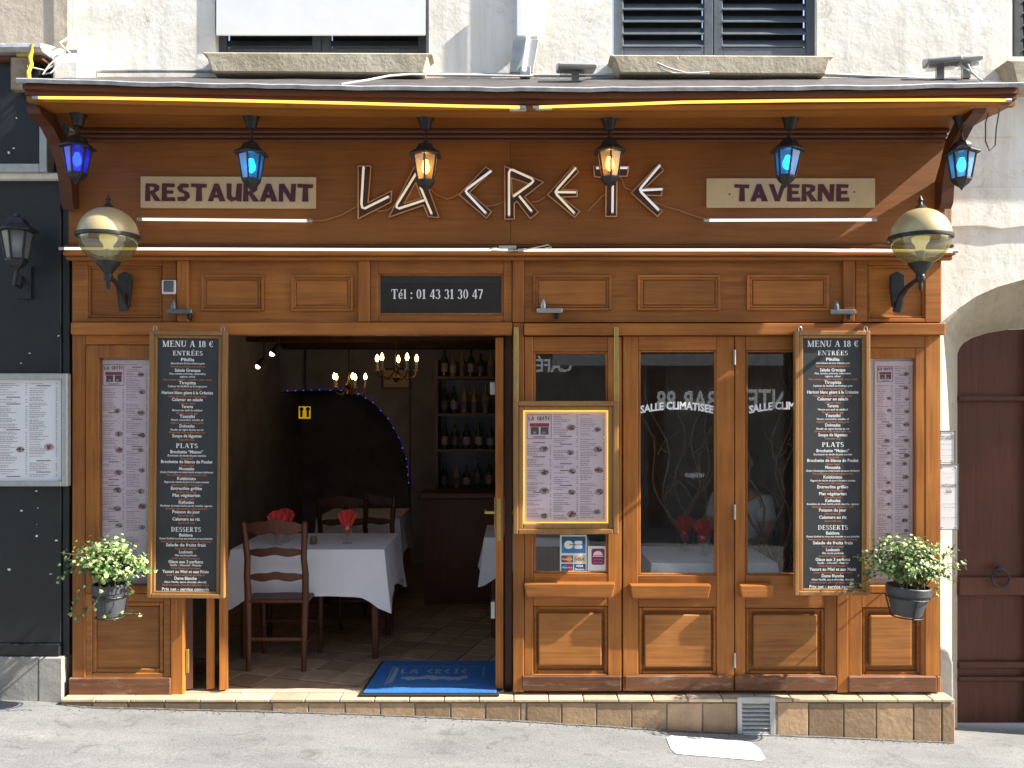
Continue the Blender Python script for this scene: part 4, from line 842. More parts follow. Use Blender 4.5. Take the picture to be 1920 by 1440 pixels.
# card stickers
t=thing('card_sticker','sticker of blue CB and bank card logos on the window glass','sticker',(X(1075),.02,Z(1073)))
d=.024
one('sheet',t,M['paperw'],lambda m:m.pbox(1050,1100,1003,1073,d,.0255))
one('cb_field',t,[M['bluelt'],M['teal']],lambda m:(m.add([(X(a,d),d-.0006,Z(b,d)) for a,b in ((1053,1037),(1098,1037),(1098,1020),(1053,1020))],[(0,1,2,3)]),setattr(m,'mi',0)))
one('cb_field',t,M['blue'],lambda m:m.add([(X(a,d),d-.0006,Z(b,d)) for a,b in ((1053,1020),(1098,1020),(1098,1006),(1053,1006))],[(0,1,2,3)]))
def rr(m,a,b,c,e,r,y,n=5):
    P=[]
    for cx,cy,t0 in ((b-r,e-r,0),(a+r,e-r,90),(a+r,c+r,180),(b-r,c+r,270)):
        for i in range(n+1):
            t_=math.radians(t0+90*i/n); P.append((cx+r*math.cos(t_),cy+r*math.sin(t_)))
    m.add([(X(p,d),y,Z(q,d)) for p,q in P],[tuple(range(len(P)))])
one('cb_letters',t,M['whitetext'],lambda m:(rr(m,1058,1075,1014,1029,7,d-.001),rr(m,1077,1092,1014,1020.8,3,d-.001),rr(m,1077,1092,1022,1029,3,d-.001)))
one('cb_notch',t,M['blue'],lambda m:(rr(m,1067,1076,1020.6,1022.2,.7,d-.0014)))
def disc(m,cx,cy,r,y): m.add([(X(cx,d)+r/W_*math.cos(2*PI*i/16),y,Z(cy,d)+r/W_*math.sin(2*PI*i/16)) for i in range(16)],[tuple(range(16))])
for cy,c1_,c2_ in ((1048,'red','gold'),(1063.5,'bluelt','red')):
    one('card_field',t,M['blue'],lambda m:rr(m,1052.5,1074.5,cy-6.5,cy+6.5,1,d-.0006)); one('circle',t,M[c1_],lambda m:disc(m,1059.5,cy,5.6,d-.001)); one('circle',t,M[c2_],lambda m:disc(m,1067.5,cy,5.6,d-.0012))
    L=MB(); text(L,'MasterCard' if cy<1050 else 'Maestro',X(1063.5,d),Z(cy+1.6,d),3.2/W_,d-.0016,18/W_,bold=.02); L.build('lettering',M['whitetext'],t)
one('card_field',t,M['cream'],lambda m:rr(m,1076.5,1098,1041.5,1054.5,1,d-.0006)); one('card_field',t,M['blue'],lambda m:rr(m,1076.5,1098,1057,1070.5,1,d-.0006))
L=MB(); text(L,'VISA',X(1087,d),Z(1051,d),6/W_,d-.001,17/W_,bold=.02,shear=.2); L.build('lettering',M['blue'],t)
L=MB(); text(L,'VISA',X(1087,d),Z(1063,d),4.2/W_,d-.001,13/W_,bold=.02,shear=.2); text(L,'Electron',X(1087,d),Z(1069,d),3.6/W_,d-.001,18/W_,bold=.02); L.build('lettering',M['whitetext'],t)
t=thing('dining_sticker','white sticker with a plum dish-cover emblem on the window glass','sticker',(X(1120),.02,Z(1073)))
one('sheet',t,M['paperw'],lambda m:m.pbox(1102,1136.5,1024,1072,d,.0255)); one('emblem',t,M['plum'],lambda m:rr(m,1109,1133.5,1028.5,1059,4,d-.0008))
one('dish_cover',t,M['paper'],lambda m:(m.add([(X(1121+9*math.cos(a),d),d-.0012,Z(1041-8*math.sin(a),d)) for a in [PI*i/10 for i in range(11)]],[tuple(range(11))]),rr(m,1111,1131.5,1042,1043.6,.7,d-.0012)))
L=MB(); text(L,'--- -- ----',X(1121,d),Z(1050,d),3.2/W_,d-.0012,15/W_); text(L,'--- -- ----',X(1121,d),Z(1056,d),3.2/W_,d-.0012,18/W_); L.build('lettering',M['paperw'],t)
# arched window lettering
for cx,s,wd in ((1269,'SALLE CLIMATISEE',138),(1473,'SALLE CLIMATISEE',138)):
    o=MB(); text(o,s,X(cx,.022),Z(767,.022),14/W_,.0235,wd/W_,bold=.035,arc=8/W_); q=o.build('window_lettering',M['whitetext']); tag(q,'white arched lettering SALLE CLIMATISEE on the window leaf '+('with the wide table behind' if cx<1300 else 'half hidden by the menu board'),'lettering')

# ------------------------------------------------ name plates, neon letters and tubes
t=thing('sign_plate','cream sign plate reading RESTAURANT in maroon letters','sign',(X(427),0,Z(390)))
one('plate',t,M['cream'],lambda m:m.pbox(263,592,331,390,-.018,-.0005),bevel=.002); wedge(t,'RESTAURANT',X(272,-.02),X(586,-.02),Z(377.5,-.02),33/W_,-.0215,-.0182); t.rotation_euler=(0,.004,0)
t=thing('sign_plate','cream sign plate reading TAVERNE in maroon letters','sign',(X(1483),0,Z(389)))
one('plate',t,M['cream'],lambda m:m.pbox(1325,1641,334,389,-.018,-.0005),bevel=.002); wedge(t,'TAVERNE',X(1377,-.02),X(1592,-.02),Z(377.5,-.02),32/W_,-.0215,-.0182)
for a,b in ((1368,364),(1602,360)): one('screw',t,M['iron'],lambda m:m.ball((X(a,-.02),-.0185,Z(b,-.02)),.005,8,6))
def LT(pts,s): return [(640+a/s, (290 if s==6 else 0)+b/s) for a,b in pts]
NEON=[('L','first',LT([(95,933),(167,933),(150,1140),(283,1073),(278,1137),(95,1230)],3),[LT([(125,938),(113,1145),(118,1168),(132,1172),(265,1106)],3)],None,'neon'),
('A','second',LT([(535,702),(845,85),(880,85),(1097,705),(980,697),(925,566)],6),[LT([(840,212),(625,560),(620,590),(650,605),(930,512)],6),LT([(890,365),(1015,665)],6)],LT([(838,312),(905,490),(705,548)],6),'neon'),
('C','third',LT([(1625,135),(1692,182),(1440,425),(1688,640),(1632,712),(1325,448)],6),[LT([(1685,182),(1415,385),(1400,410),(1415,435),(1625,657)],6)],None,'neonw'),
('R','fourth',LT([(918,935),(1137,1023),(1030,1107),(1107,1193),(1063,1230),(988,1132),(972,1145),(972,1232),(920,1232)],3),[LT([(943,1212),(943,970),(950,955),(965,956),(1070,1003),(1080,1018),(1070,1030),(968,1104)],3),LT([(1002,1104),(1070,1188)],3)],LT([(955,1000),(1062,1036),(962,1098)],3),'neon'),
('E','fifth',LT([(1305,933),(1335,965),(1237,1066),(1325,1068),(1325,1105),(1237,1108),(1340,1188),(1313,1222),(1160,1095)],3),[LT([(1318,945),(1215,1062),(1205,1080),(1212,1095),(1310,1198)],3),LT([(1215,1080),(1320,1081)],3)],None,'neon'),
('T','sixth',LT([(1420,935),(1617,935),(1607,990),(1550,992),(1547,1217),(1487,1217),(1490,1000),(1423,993)],3),[LT([(1435,945),(1610,944)],3),LT([(1527,1000),(1525,1195)],3)],None,'neonw'),
('E','seventh',LT([(1785,925),(1812,957),(1706,1058),(1803,1060),(1800,1100),(1706,1098),(1805,1185),(1778,1217),(1630,1085)],3),[LT([(1792,930),(1690,1050),(1680,1066),(1688,1082),(1785,1182)],3),LT([(1690,1070),(1805,1064)],3)],None,'neonw')]
for ch,nth,out,tubes,hole,nm in NEON:
    cx=sum(p[0] for p in out)/len(out); bot=max(p[1] for p in out)
    t=thing('neon_letter',f'angular neon letter {ch} with copper outline, {nth} letter of the LA CRETE sign','neon letter',(X(cx),0,Z(bot)))
    W2=[(X(a,-.02),Z(b,-.02)) for a,b in out]
    one('backing',t,M['letterback'],lambda m:m.prism(W2,-.018,-.0005))
    def outline(m,pl):
        for (a,b),(c,e) in zip(pl,pl[1:]+pl[:1]): m.tube([(a,-.02,b),(c,-.02,e)],.0045,6); m.ball((a,-.02,b),.0045,6,4)
    one('trim',t,M['copper'],lambda m:outline(m,W2))
    if hole:
        H2=[(X(a,-.02),Z(b,-.02)) for a,b in hole]; one('counter',t,M['fascia'],lambda m:m.prism(H2,-.0195,-.0181)); one('trim',t,M['copper'],lambda m:outline(m,H2))
    for tb in tubes:
        one('tube',t,M[nm],lambda m:m.tube([(X(a,-.045),-.045,Z(b,-.045)) for a,b in tb],.0070,10),smooth=True)
        a,b=tb[-1]; p,q=tb[-2]; one('tube_end',t,M['steel'],lambda m:m.tube([(X(a,-.045),-.045,Z(b,-.045)),(X(a,-.045),-.018,Z(b,-.045))],.008,8))
        a,b=tb[0]; one('tube_end',t,M['steel'],lambda m:m.tube([(X(a,-.045),-.045,Z(b,-.045)),(X(a,-.045),-.018,Z(b,-.045))],.008,8))
for lab,pts in (('into the letter L from the RESTAURANT tube',[(586,414),(610,413),(640,403),(671,386)]),('between the neon letters L and A',[(698,388),(710,396),(726,394),(738,386)]),('between the neon letters A and C',[(800,357),(808,356),(820,366),(838,373),(850,370),(862,362)]),('between the neon letters C and R',[(898,382),(915,387),(930,384),(947,377)]),('between the neon letters R and first E',[(997,379),(1010,377),(1022,369)]),('between the neon letters first E and T',[(1102,396),(1118,380),(1128,368),(1138,363)]),('between the neon letters T and last E',[(1158,328),(1166,336),(1172,352),(1184,357)]),('from the last E towards the TAVERNE tube',[(1226,378),(1250,388),(1270,393),(1300,404),(1325,411)])):
    o=one('neon_wire',None,M['wire'],lambda m:m.tube([(X(a,-.014),-.014,Z(b,-.014)) for a,b in pts],.003,6),smooth=True); tag(o,'thin copper wire '+lab,'wire')
def ntube(label,pts,d,mat,r=.011,capm='alu',clips=()):
    t=thing('neon_tube',label,'neon tube',(X(pts[0][0],d),d,Z(pts[0][1],d)))
    P=[(X(a,d),d,Z(b,d)) for a,b in pts]; one('tube',t,M[mat],lambda m:m.tube(P,r,10),smooth=True)
    for e,s in ((P[0],1),(P[-1],-1)): one('end_cap',t,M[capm],lambda m:m.tube([(e[0]-.002*s,e[1],e[2]),(e[0]+.03*s,e[1],e[2])],r*1.25,10),smooth=True)
    for c in clips: one('clip',t,M['steel'],lambda m:m.tube([(X(c[0],d),d,Z(c[1],d)),(X(c[0],d),d+.05 if d>-.3 else d+.03,Z(c[1],d))],.005,6))
ntube('slim white fluorescent tube below the RESTAURANT plate',[(258,411),(585,414)],-.05,'tube_w',.0082,clips=[(322,411.6),(528,413.5)])
ntube('slim bluish white fluorescent tube below the TAVERNE plate',[(1320,413),(1643,412)],-.05,'tube_c',.0082,clips=[(1380,413),(1570,412)])
ntube('long white tube along the ledge above the doorway half',[(112,466),(400,467),(700,468),(962,468)],-.10,'tube_w',.0082,clips=[(565,467.5),(900,468)])
ntube('long warm tube along the ledge above the window half',[(972,469),(1200,468.5),(1500,468.5),(1795,471)],-.10,'tube_w',.0082,clips=[(1075,469),(1390,469)])
ntube('yellow neon tube under the doorway half of the canopy edge',[(62,183),(200,184),(340,186.5),(640,193),(870,199),(985,201)],-.52,'tube_y',.0072,clips=[(155,184),(535,191),(872,199)])
ntube('yellow neon tube under the window half of the canopy edge',[(1000,201),(1160,196),(1280,191.5),(1500,188.5),(1785,187),(1895,188)],-.52,'tube_y',.0072,clips=[(1048,200),(1385,190),(1785,187)])
for px,lab in ((965,'small transformer with a cable loop on the ledge tubes'),):
    t=thing('transformer',lab,'transformer',(X(px,-.1),-.1,Z(465,-.1)))
    one('case',t,M['alu'],lambda m:m.pbox(935,968,460,466,-.115,-.076),bevel=.003)
    one('cable_loop',t,M['cable'],lambda m:m.tube([(X(a,-.12),-.12,Z(b,-.12)) for a,b in ((932,464),(918,466),(922,470),(950,471),(985,468),(1010,463),(1028,459),(1034,463),(1020,466))],.0035,6),smooth=True)
for a,b,lab in ((955,200,'grey electrode holder at the middle of the canopy, doorway side'),(1003,198,'grey electrode holder at the middle of the canopy, window side')):
    o=one('electrode_holder',None,M['alu'],lambda m:m.box(X(a,-.51),X(a+32,-.51),-.515,-.49,Z(b+8,-.51),Z(b+3,-.51)),bevel=.004); tag(o,lab,'holder')

# ------------------------------------------------ globe lamps
def globe(label,px,py,plate):
    d=-.30; x=X(px,d); z=Z(py,d); u=(D_+d)/D_/W_; R=54*u
    t=thing('globe_lamp',label,'wall lamp',(x,d,z-R-.2))
    one('dome',t,M['dome'],lambda m:m.lathe([(R*math.cos(a),R*math.sin(a)) for a in [i*PI/2/12 for i in range(12)]]+[(.002,R)],(x,d,z),32),smooth=True)
    one('ring',t,M['iron'],lambda m:m.lathe([(R*.99,-.014),(R*1.05,-.012),(R*1.06,0),(R*1.05,.008),(R*.99,.01)],(x,d,z),32,cap=False),smooth=True)
    one('bowl',t,M['globe'],lambda m:m.lathe([(R*.28,-R*.95)]+[(R*.985*math.cos(a),R*.985*math.sin(a)) for a in [-PI/2+.3+i*(PI/2-.3)/12 for i in range(13)]],(x,d,z),32,cap=False),smooth=True)
    one('finial',t,M['iron'],lambda m:m.lathe([(16*u,R-3*u),(9*u,R+3*u),(4*u,R+7*u),(3*u,R+12*u),(5*u,R+15*u),(3*u,R+19*u),(1*u,R+24*u)],(x,d,z),14),smooth=True)
    one('bulb',t,M['globebulb'],lambda m:m.lathe([(8*u,-26*u),(9*u,-16*u),(15*u,-8*u),(16*u,-1*u),(8*u,6*u),(1*u,8*u)],(x,d,z),14),smooth=True)
    one('socket',t,M['alu'],lambda m:m.lathe([(8*u,-48*u),(9*u,-26*u)],(x,d,z),14),smooth=True)
    one('cup',t,M['iron'],lambda m:m.lathe([(2*u,-100*u),(4*u,-92*u),(3*u,-86*u),(7*u,-82*u),(9*u,-74*u),(7*u,-70*u),(13*u,-62*u),(22*u,-50*u),(22*u,-47*u)],(x,d,z),18),smooth=True)
    pz0,pz1=Z(582),Z(510)
    one('wall_plate',t,M['iron'],lambda m:m.prism([(X(plate)-.043*k_,z_) for k_,z_ in ((-.7,pz0+.02),(0,pz0),(.7,pz0+.02),(1,(pz0+pz1)/2+.03),(.95,pz1-.02),(0,pz1),(-.95,pz1-.02),(-1,(pz0+pz1)/2+.03))],-.028,.0015),bevel=.008,seg=2)
    one('arm',t,M['iron'],lambda m:m.tube([(x,d,z-76*u),(x,d+.06,z-79*u),((x+X(plate))/2,-.14,z-86*u),(X(plate),-.06,z-100*u),(X(plate),-.02,z-128*u)],[.012,.012,.014,.02,.028],9),smooth=True)
globe('gilt-topped globe lamp on an iron wall arm beside the RESTAURANT plate',203,443,236)
globe('gilt-topped globe lamp on an iron wall arm near the arched door',1726,445,1680)

# ------------------------------------------------ door closers and little boxes
def closer(px,py,label,mat='greysteel',flip=1):
    t=thing('door_catch',label,'catch',(X(px),-.03,Z(py)))
    one('arm',t,M[mat],lambda m:m.box(X(px-24),X(px+24),-.055,-.02,Z(py+5),Z(py-4)),bevel=.005); one('pivot',t,M[mat],lambda m:m.lathe([(.016,0),(.018,.02),(.013,.04),(.006,.055)],(X(px-12*flip),-.038,Z(py-3)),12),smooth=True)
    one('mount',t,M['iron'],lambda m:m.box(X(px+10*flip),X(px+18*flip),-.02,.0119,Z(py+14),Z(py)),bevel=.003)
closer(342,585,'grey metal door catch above the black menu board by the doorway'); closer(1030,583,'bright metal door catch above the menu case','steel'); closer(1575,586,'dark metal door catch above the other black menu board',flip=1)
t=thing('sensor_box','small grey sensor box in a white rim on the frieze','sensor',(X(316),0,Z(551)))
one('rim',t,M['white'],lambda m:m.pbox(303,329,525,551,-.02,.0015),bevel=.004); one('cover',t,M['greysteel'],lambda m:m.pbox(306,326,526,547,-.03,-.0201),bevel=.004)

# ------------------------------------------------ things along the canopy roof
t=thing('strip_light','upright white metal strip light on the plaster above the canopy','light',(X(988,0),-.02,Z(142)))
one('channel',t,M['white'],lambda m:(m.box(X(968,-.0),X(1010,-.0),.075,WD-.003,Z(58),Z(58)+2.0)),bevel=.006)
one('lower_channel',t,M['alu'],lambda m:m.prism([(X(962,-.04),Z(60,-.04)),(X(1012,-.04),Z(60,-.04)),(X(1000,-.04),Z(124,-.04)),(X(955,-.04),Z(124,-.04))],.055,.07),bevel=.003)
one('tube',t,M['tube_c'],lambda m:m.tube([(X(993,.05),.05,Z(-60,.05)),(X(992,.05),.05,Z(60,.05)),(X(982,.03),.03,Z(132,.03))],.012,8),smooth=True)
one('foot',t,M['steel'],lambda m:m.pbox(975,995,124,143,.04,.09),bevel=.003)
def flood(label,px,py,w_,rz):
    x=X(px,-.1); z=Z(py,-.1); t=thing('floodlight',label,'floodlight',(x,-.1,z-.03))
    one('housing',t,M['alu'],lambda m:m.prismx([(-.19,z-.03),(-.2,z-.01),(-.05,z+.045),(-.03,z+.03),(-.04,z-.01)],x-w_,x+w_),bevel=.006); one('lens',t,M['crystal'],lambda m:m.box(x-w_*.85,x+w_*.85,-.18,-.06,z-.036,z-.031)); one('stand',t,M['steel'],lambda m:m.box(x-.02,x+.02,-.08,-.04,z-.09,z-.012))
    t.rotation_euler=(0,0,rz)
flood('slim grey floodlight box lying on the canopy beside the strip light',1080,128,.11,.05); flood('grey floodlight on the canopy end, nearer the louvred window',1765,116,.09,-.25); flood('grey floodlight on the canopy end, nearer the arch',1815,114,.055,-.2)
cable('white cable dangling from the floodlights at the canopy end',[(1785,106,-.1),(1795,118,-.14),(1815,132,-.2),(1835,146,-.3),(1842,152,-.4)],.005)
cable('second white cable curling under the floodlights at the canopy end',[(1838,108,-.1),(1836,125,-.14),(1818,128,-.18),(1815,120,-.18),(1822,135,-.25),(1838,150,-.38)],.005)

# ================================================================== PLANTERS
def planter(label,px,ptop,pbot,rt,rb,fol,seed,d=-.24,trail=()):
    x=X(px,d); zt=Z(ptop,d); zb_=Z(pbot,d); u=(D_+d)/D_/W_; r=random.Random(seed)
    t=thing('ivy_planter',label,'planter',(x,d,zb_))
    one('pot',t,M['pot'],lambda m:m.lathe([(rb*u*.9,0),(rb*u,.004),(rt*u*.94,(zt-zb_)*.72),(rt*u*1.0,(zt-zb_)*.74),(rt*u*1.03,zt-zb_-.004),(rt*u,zt-zb_),(rt*u*.93,zt-zb_),(rt*u*.9,zt-zb_-.03)],(x,d,zb_),28,cap=True),smooth=True)
    one('soil',t,M['soil'],lambda m:m.lathe([(rt*u*.9,zt-zb_-.03),(.01,zt-zb_-.012)],(x,d,zb_),20))
    def hold(m):
        for rr_,zz in ((rt*u*.99,zb_+(zt-zb_)*.62),(rb*u*1.08,zb_-.006)):
            m.tube([(x+rr_*math.cos(a),d+rr_*math.sin(a),zz) for a in [2*PI*i/24 for i in range(25)]],.004,6)
        for a in (-PI/2,PI/6,5*PI/6): m.tube([(x+rt*u*1.0*math.cos(a),d+rt*u*1.0*math.sin(a),zb_+(zt-zb_)*.62),(x+rb*u*1.08*math.cos(a),d+rb*u*1.08*math.sin(a),zb_-.006)],.004,6)
        m.tube([(x,d+rt*u,zb_+(zt-zb_)*.62),(x,-.004,zb_+(zt-zb_)*.62)],.005,6)
    one('holder',t,M['iron'],hold,smooth=True)
    lf=MB(); sm=MB()
    def leaf(p,n,s):
        n=Vector(n).normalized(); up=Vector((r.uniform(-1,1),r.uniform(-1,1),r.uniform(-1,.3))); a=n.cross(up).normalized(); b=n.cross(a)
        sh=[(0,-.5),(.28,-.55),(.55,-.15),(.3,.1),(.22,.2),(0,.6),(-.22,.2),(-.3,.1),(-.55,-.15),(-.28,-.55)]
        vs=[Vector(p)]+[Vector(p)+a*q[0]*s+b*q[1]*s+n*(-.12*s*abs(q[0])*2+r.uniform(-.04,.04)*s) for q in sh]
        k=r.random(); lf.mi=0 if k<.36 else (1 if k<.74 else 2)
        lf.add(vs,[(0,i+1,(i+1)%10+1) for i in range(10)])
    cx0,cx1,cy0,cy1=fol; fx=X((cx0+cx1)/2,d); fz=Z((cy0+cy1)/2,d); rx=(cx1-cx0)/2*u; rz=(cy1-cy0)/2*u; ry=rx*.72
    nst=105
    for k in range(nst):
        a=r.uniform(0,2*PI); el=r.uniform(-.45,1.35); q=r.uniform(.6,1.0) if r.random()<.75 else r.uniform(1.0,1.22)
        tip=Vector((fx+rx*q*math.cos(a)*math.cos(el),min(-.03,d+ry*q*math.sin(a)*math.cos(el)),fz+rz*q*math.sin(el)))
        b0=Vector((x+r.uniform(-.6,.6)*rt*u,d+r.uniform(-.6,.6)*rt*u,zt-.01)); mid=(b0+tip)/2+Vector((0,0,.05+.05*r.random()))
        pts=[b0*(1-s)**2+mid*2*s*(1-s)+tip*s*s for s in (0,.25,.5,.75,1)]
        sm.tube(pts,[.0028,.0025,.002,.0016,.001],4)
        for j in range(20):
            s=r.uniform(.2,1.02); p=b0*(1-s)**2+mid*2*s*(1-s)+tip*s*s; p=p+Vector((r.gauss(0,.017),r.gauss(0,.017),r.gauss(0,.015))); p.y=min(p.y,-.02)
            out=(p-Vector((fx,d,fz-.05))).normalized()
            leaf(p,(out.x*.7+r.uniform(-.6,.6),out.y*.7-.3+r.uniform(-.6,.6),out.z*.6+.4+r.uniform(-.5,.5)),r.uniform(.013,.026))
    for tr in trail:
        pts=[Vector((X(a,d+e),d+e,Z(b,d+e))) for a,b,e in tr]; sm.tube(pts,.0022,5)
        for p0,p1 in zip(pts,pts[1:]):
            n=max(2,int((p1-p0).length/.022))
            for j in range(n):
                p=p0.lerp(p1,(j+r.random())/n)+Vector((r.gauss(0,.009),r.gauss(0,.008),r.gauss(0,.009))); leaf(p,(r.uniform(-.6,.6),-1,r.uniform(-.3,.7)),r.uniform(.014,.025))
    tag(lf.build('foliage',[M['leaf_light'],M['leaf_mid'],M['leaf_dark']],t),kind='stuff'); tag(sm.build('stems',M['stem'],t),kind='stuff')
    return t
planter('trailing variegated ivy in a grey pot hung beside the black neighbouring shopfront',207,1094,1154,31,23,(122,276,1010,1102),1,trail=[((172,1088,-.06),(152,1105,-.08),(143,1125,-.08),(134,1148,-.07),(132,1156,-.07)),((186,1092,-.08),(190,1112,-.1),(178,1130,-.1),(174,1140,-.1)),((146,1060,0),(128,1075,.02),(112,1082,.03),(110,1092,.03)),((134,1156,-.07),(150,1155,-.06),(162,1148,-.06),(158,1134,-.06)),((235,1092,-.08),(248,1106,-.08),(240,1118,-.09)),((190,1156,-.1),(215,1152,-.1),(240,1150,-.08),(268,1152,-.06))])
p2=planter('bushy green ivy in a grey pot hung beside the arched doorway',1700,1098,1153,39,26,(1612,1782,1008,1104),2,trail=[((1640,1080,0),(1622,1092,0),(1606,1100,0),(1590,1096,0)),((1640,1040,0),(1622,1042,0),(1612,1040,0)),((1750,1040,0),(1772,1032,0),(1784,1015,0)),((1765,1075,0),(1782,1085,0),(1792,1083,0)),((1748,1098,-.03),(1752,1110,-.03),(1745,1118,-.03))])
p2.rotation_euler=(0,.06,0)

# ------------------------------------------------ doormat
t=thing('doormat','blue doormat with worn grey LA CRETE print on the threshold','doormat',(X(805),.02,.004))
q=[(672,1304),(936,1300),(922,1231),(696,1232)]
def fp(a,b,z):
    s=(EH-z)*W_/(b-HY); return (X(a,s*D_-D_),s*D_-D_,z)
Q=[fp(a,b,.014) for a,b in q]
Q=[(Q[0][0],-.055,.014),(Q[1][0],-.055,.014),(Q[1][0]+.02,.60,.014),(Q[0][0]+.03,.60,.014)]
def slab(m,Q,th): m.add([(x,y,z-th) for x,y,z in Q]+list(Q),[(0,3,2,1),(4,5,6,7),(0,1,5,4),(1,2,6,5),(2,3,7,6),(3,0,4,7)])
one('border',t,M['rubber'],lambda m:slab(m,Q,.012),bevel=.003)
cxm=sum(v[0] for v in Q)/4; cym=sum(v[1] for v in Q)/4
one('pile',t,M['mat_blue'],lambda m:slab(m,[(cxm+(x-cxm)*.955,cym+(y-cym)*.94,z+.006) for x,y,z in Q],.006),bevel=.003)
pm=MB(); mw=(Q[1][0]-Q[0][0])
def mp_(u,v): return (cxm+u*mw,cym+v*.6,.0212)
for a,b,c,e in ((-.36,-.35,-.3,.3),(.35,.36,-.02,.3),(-.349,.349,.29,.3),(-.349,.3,-.3,-.29)): pm.add([mp_(a,c),mp_(b,c),mp_(b,e),mp_(a,e)],[(0,1,2,3)])
pm.add([mp_(-.345,-.26),mp_(-.31,-.22),mp_(-.30,.24),mp_(-.335,.27)],[(0,1,2,3)])
def gk(s,x0,x1,v0,h,lw):
    n=len(s); st_=(x1-x0)/n
    for i,c in enumerate(s):
        if c==' ': continue
        for qn,pl in enumerate(GREEK[c]):
            for a,b in zip(pl,pl[1:]):
                p=Vector((x0+(i+a[0])*st_,v0+a[1]*h)); r_=Vector((x0+(i+b[0])*st_,v0+b[1]*h)); tt=(r_-p).normalized(); nn=Vector((-tt.y,tt.x))*lw
                pm.add([(cxm+v.x*mw,cym+v.y*.6,.0213+.0002*qn+.0001*(i%2)) for v in (p-nn,r_-nn,r_+nn,p+nn)],[(0,1,2,3)])
gk('LA CRETE',-.27,.25,.06,.16,.010)
rn=random.Random(4); top=[(-.26+.5*i/16,-.02+rn.uniform(-.035,.03)) for i in range(17)]; bo=[(-.26+.5*i/16,-.14+rn.uniform(-.03,.04)) for i in range(17)]
for i in range(16): pm.add([mp_(*bo[i]),mp_(*bo[i+1]),mp_(*top[i+1]),mp_(*top[i])],[(0,1,2,3)])
pm.build('print',M['mat_print'],t)

# ================================================================== DINING ROOM
def at(root,loc,rz=0): root.location=loc; root.rotation_euler=(0,0,rz); return root
def chair(label,loc,rz):
    t=thing('ladder_back_chair',label,'chair',(0,0,0),'chairs at the dining tables'); CW=M['chairwood']
    for s in (-1,1):
        one('back_post',t,CW,lambda m:m.tube([(s*.175,-.20,0),(s*.178,-.195,.25),(s*.182,-.19,.46),(s*.186,-.2,.62),(s*.178,-.215,.72),(s*.188,-.235,.86),(s*.194,-.255,.955)],[.017,.02,.023,.021,.02,.02,.018],9),smooth=True)
        one('leg',t,CW,lambda m:m.tube([(s*.19,.19,0),(s*.195,.19,.2),(s*.195,.19,.44)],[.015,.02,.022],9),smooth=True)
        one('stretcher',t,CW,lambda m:m.tube([(s*.178,-.19,.17),(s*.19,.19,.17)],.011,7)); 
    one('stretcher',t,CW,lambda m:m.tube([(-.175,-.195,.2),(.175,-.195,.2)],.013,7)); one('stretcher',t,CW,lambda m:m.tube([(-.19,.19,.22),(.19,.19,.22)],.012,7))
    one('seat',t,M['chairwood'],lambda m:m.prism([(-.20,.43),(.20,.43),(.205,.445),(.2,.46),(-.2,.46),(-.205,.445)],-.21,.215),bevel=.01)
    def rail(z,h,y,amp):
        m=MB(); n=20
        for i in range(n+1):
            u=-1+2*i/n; x=u*.175; top=h*.5+amp*(.6*math.cos(u*PI)+.25*math.cos(3*u*PI)); bot=-h*.5+amp*.9*math.cos(u*PI*2)*.6
            yy=y-.012*(1-u*u)
            m.v+=[(x,yy-.008,z+bot),(x,yy-.008,z+top),(x,yy+.008,z+top),(x,yy+.008,z+bot)]
        for i in range(n):
            for q in range(4): m.face((i*4+q,i*4+(q+1)%4,(i+1)*4+(q+1)%4,(i+1)*4+q))
        m.face((3,2,1,0)); m.face((n*4,n*4+1,n*4+2,n*4+3)); m.build('back_rail',CW,t)
    rail(.92,.075,-.243,.022); rail(.76,.045,-.218,.012); rail(.60,.045,-.198,.012)
    return at(t,loc,rz)
